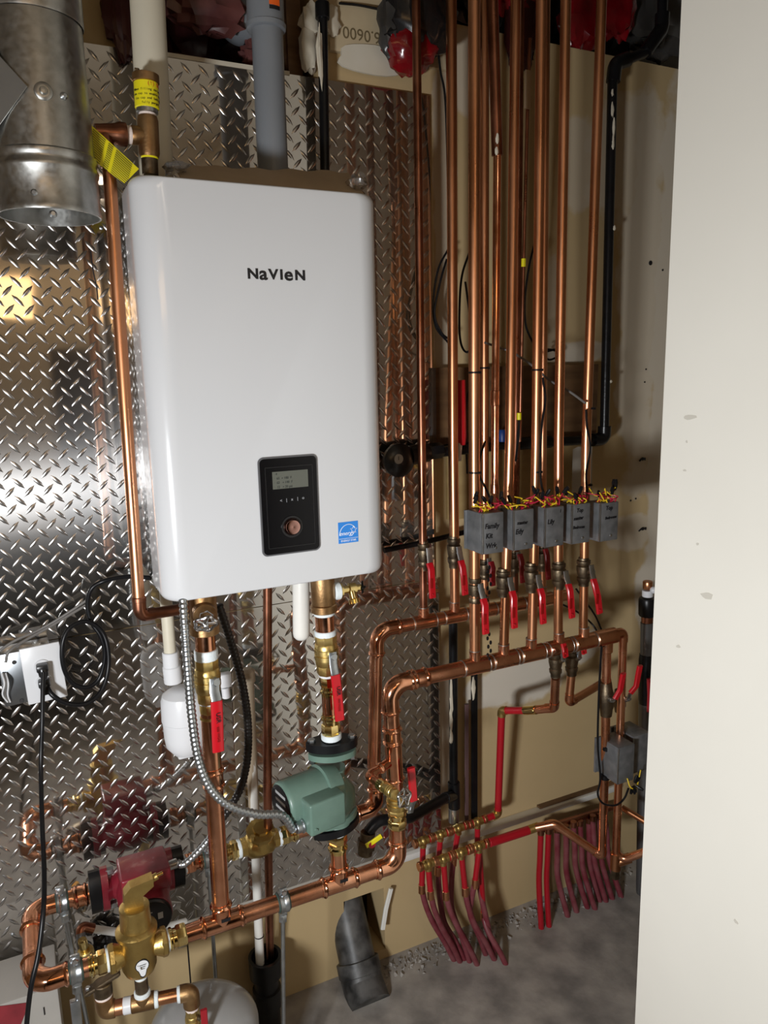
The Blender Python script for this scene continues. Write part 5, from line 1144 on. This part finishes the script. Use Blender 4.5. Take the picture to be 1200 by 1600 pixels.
# ================================================================== ELECTRICS
T = thing('outlet_box', 'steel outlet box with a white duplex cover plate and two black plugs', 'outlet', P(60, 1100, .04))
OD = .062
tl, tr_, br_, bl = P(31, 1014, OD), P(94, 1001, OD), P(104, 1087, OD), P(43, 1101, OD)
cc = (tl+tr_+br_+bl)/4; ww, hh_ = ((tr_-tl).length+(br_-bl).length)/2, ((tl-bl).length+(tr_-br_).length)/2
uu = (tr_-tl+br_-bl); uu.y = 0; uu.normalize(); vv = Vector((-uu.z, 0, uu.x))
build('steel_box', MB().box(cc+Vector((-.030, .030, 0))-vv*.002, (ww*1.30, .056, hh_*.93), (uu, Y, vv), .003), mat('box_zinc', (.36,.38,.40), .3, 1, var=.15, vscale=30), T)
pt = build('cover_plate', MB().box(cc-Y*.002, (ww, .006, hh_), (uu, Y, vv), .002), white_plastic, T)
for k, (px, py) in enumerate(((66, 1042), (69, 1066))):
    q = P(px, py, OD+.006); build('receptacle_face', MB().lathe(q, -Y, [(0, .0155), (.002, .0150)], 24), white_plastic, pt)
    build('plug', MB().box(q-Y*.012+vv*.003, (.022, .022, .014), (uu, Y, vv), .003).lathe(q-Y*.016, Vector((0.1, -.4, -1)), [(0, .010), (.012, .009), (.02, .004)], 14), satin_black, T)
for px, py in ((22, 1035), (34, 1095)): build('knockout', MB().cyl(P(px, py, OD-.002), P(px, py, OD+.0005), .004, 12), ink, T)
tag(build('power_cord', MB().tube(smooth(PL([(68, 1050, .10), (67, 1075, .11), (66, 1130, .13), (64, 1200, .15), (66, 1290, .22), (69, 1360, .28), (68, 1420, .34), (60, 1490, .37), (48, 1545, .385), (41, 1610, .38), (40, 1660, .36)]), 8), .0042, 12), rubber), 'straight black power cord hanging from the outlet to the floor', 'cord')
tag(build('power_cord', MB().tube(smooth(PL([(71, 1068, .085), (82, 1086, .10), (105, 1099, .10), (135, 1099, .09), (158, 1080, .08), (169, 1045, .07), (168, 1010, .065), (158, 985, .06), (135, 971, .06), (110, 980, .065), (98, 1005, .07), (99, 1040, .07), (112, 1066, .065), (135, 1074, .06), (155, 1060, .055), (164, 1025, .055), (158, 995, .055), (143, 972, .05), (137, 945, .05), (143, 920, .055), (165, 907, .06), (200, 901, .09), (236, 903, .12)]), 8), .0048, 12), rubber), 'black power cord coiled beside the outlet and running to the boiler', 'cord')
for k, (pts, lab) in enumerate([([(0, 1016, .05), (25, 1000, .045), (60, 985, .04), (95, 965, .04), (140, 935, .04)], 'upper thin grey cable running over the outlet box'), ([(9, 1035, .06), (14, 1018, .06), (40, 1000, .05), (80, 978, .045), (135, 945, .045)], 'lower thin grey cable entering the outlet box')]):
    tag(build('thin_cable', MB().tube(smooth(PL(pts), 6), .0028, 8), wire_grey), lab, 'cable')
for k in range(3): build('loose_wire', MB().tube(smooth(PL([(3+k*3, 1052, .065), (7+k*3, 1068, .08), (4+k*4, 1085, .07), (12+k*2, 1097, .065)]), 5), .0018, 6), (white_plastic, wire_grey, white_plastic)[k], T)
# flexible conduits
def flex(name, label, pts, r, mt):
    p = smooth(pts, 14); sl = arclen(p); n = int(sl[-1]/.0022); q = [at_s(p, sl, sl[-1]*i/n) for i in range(n+1)]
    return tag(build(name, MB().tube(q, [r*(1.0 if i % 4 in (1, 2) else .86) for i in range(n+1)], 14), mt, ang=80), label, 'conduit')
flex('flexible_conduit', 'silver armoured conduit looping from the boiler to the green pump', PL([(286, 935, FRT+.03), (289, 980, FRT+.045), (294, 1050, FRT+.055), (300, 1120, FRT+.06), (310, 1185, FRT+.065), (328, 1230, FRT+.07), (357, 1258, FRT+.075), (400, 1272, FRT+.075), (440, 1274, FRT+.07)])+[CONN+mdir*.006], .0085, zinc)
flex('flexible_conduit', 'black armoured conduit curving down behind the big copper riser', PL([(342, 945, .22), (352, 975, .22), (366, 1020, .21), (379, 1070, .20), (387, 1125, .19), (387, 1180, .18), (378, 1225, .17), (362, 1258, .16), (345, 1282, .15)]), .0088, mat('dark_conduit', (.035,.032,.03), .35, .6))
flex('flexible_conduit', 'short silver armoured conduit entering the red pump', PL([(348, 1278, .15), (335, 1300, .155), (312, 1328, .16), (288, 1350, .165)])+[RCONN], .0080, zinc)
# loose black cables behind the risers
cab = [([(700, 390, .06), (685, 420, .06), (677, 470, .06), (681, 510, .06), (700, 535, .06)], 'leftmost loose black cable loop right of the tread plate'), ([(698, 405, .07), (688, 440, .07), (679, 490, .07), (690, 520, .07), (702, 530, .07)], 'inner loose black cable loop right of the tread plate'), ([(735, 390, .05), (722, 430, .06), (718, 480, .06), (719, 530, .06), (728, 550, .08), (742, 540, .10)], 'black cable looping left of the leftmost zone riser'), ([(727, 440, .05), (735, 500, .05), (742, 560, .06), (728, 640, .05), (730, 740, .05)], 'black cable dropping behind the leftmost zone riser'), ([(835, 380, .10), (826, 420, .10), (820, 470, .10), (822, 510, .10), (835, 540, .10)], 'black cable bowed behind the middle zone riser'), ([(757, 535, .20), (785, 545, .21), (800, 550, .22), (830, 570, .22), (860, 595, .24), (890, 612, .28), (915, 630, .32)], 'grey cable strung across the risers to the rightmost one'), ([(850, 545, .05), (868, 548, .05), (872, 556, .05), (858, 562, .05), (850, 552, .05), (866, 546, .05)], 'small black cable coil on the wall behind the middle riser'), ([(848, 590, .315), (852, 625, .315), (846, 670, .315), (844, 740, .315), (850, 775, .33)], 'dark cable taped down the middle zone riser'), ([(916, 640, .315), (917, 665, .315), (922, 700, .315), (916, 740, .315), (918, 775, .33)], 'dark cable taped down the rightmost zone riser'), ([(758, 690, .26), (750, 715, .28), (748, 740, .29), (760, 765, .30), (770, 790, .30)], 'short black cable bowed off the leftmost zone riser above the boxes'), ([(940, 1010, .315), (936, 1080, .315), (934, 1160, .315), (938, 1215, .315), (934, 1240, .315), (942, 1255, .32), (962, 1258, .33), (975, 1248, .33), (982, 1232, .34)], 'black cable running down the left drop pipe to the wire nuts'), ([(900, 920, .10), (915, 940, .10), (930, 962, .10), (940, 985, .12)], 'upper black cable behind the right end of the manifold'), ([(880, 945, .10), (905, 958, .10), (925, 975, .12), (935, 990, .14)], 'lower black cable behind the right end of the manifold'), ([(530, 5, .01), (560, 8, .012), (590, 14, .02), (612, 18, .03)], 'brown cable stapled along the header board near the ceiling'), ([(683, 60, .05), (688, 110, .05), (696, 160, .05), (700, 300, .04), (702, 420, .04)], 'thin dark wire hanging down right of the red bag'), ([(640, 700, .05), (660, 703, .05), (700, 695, .05), (760, 690, .05)], 'dark wire along the black pipe by the regulator')]
for pts, lab in cab: tag(build('loose_cable', MB().tube(smooth(PL(pts), 7), .0027, 8), rubber if 'grey' not in lab else wire_grey), lab, 'cable', 'loose cables behind the risers')
ch = thing('bead_chain', 'dark beaded chain hanging by the leftmost zone valve', 'chain', P(763, 1030, FRT+.03))
for k in range(24):
    f = k/23; y = 880+f*150; x = 760+4*math.sin(f*9)+(3 if k % 2 else -1); build('chain_link', MB().sphere(P(x, y, FRT+.012), .0034, 8, (1, .7, 1.5)), iron, ch)
# ================================================================== LOW LEFT CORNER
T = thing('carton', 'white carton with red print leaning at the bottom left corner', 'box', F(30, 1700)); 
q = P(30, 1560, .16); x0, x1 = q.x-.35, P(92, 1555, .16).x
cb = build('carton_body', MB().bx((x0, -.16, 0), (x1, -.03, q.z), .004), carton_white, T)
build('red_panel', MB().prism([P(-90, 1604, .161), P(-60, 1580, .161), P(46, 1566, .161), P(28, 1612, .161), P(5, 1660, .161), P(-90, 1660, .161)], -Y, .0006), carton_red, T)
build('seam_print', MB().box(P(69, 1580, .162), (.002, .0006, .018)), ink, T)
tag(build('wall_joint', MB().box(P(294, 1490, -WB)-Y*.0005, (.003, .002, .24)), ink), 'thin dark vertical joint in the lower wall behind the air separator', 'wall joint')
print("objs",len(bpy.data.objects))
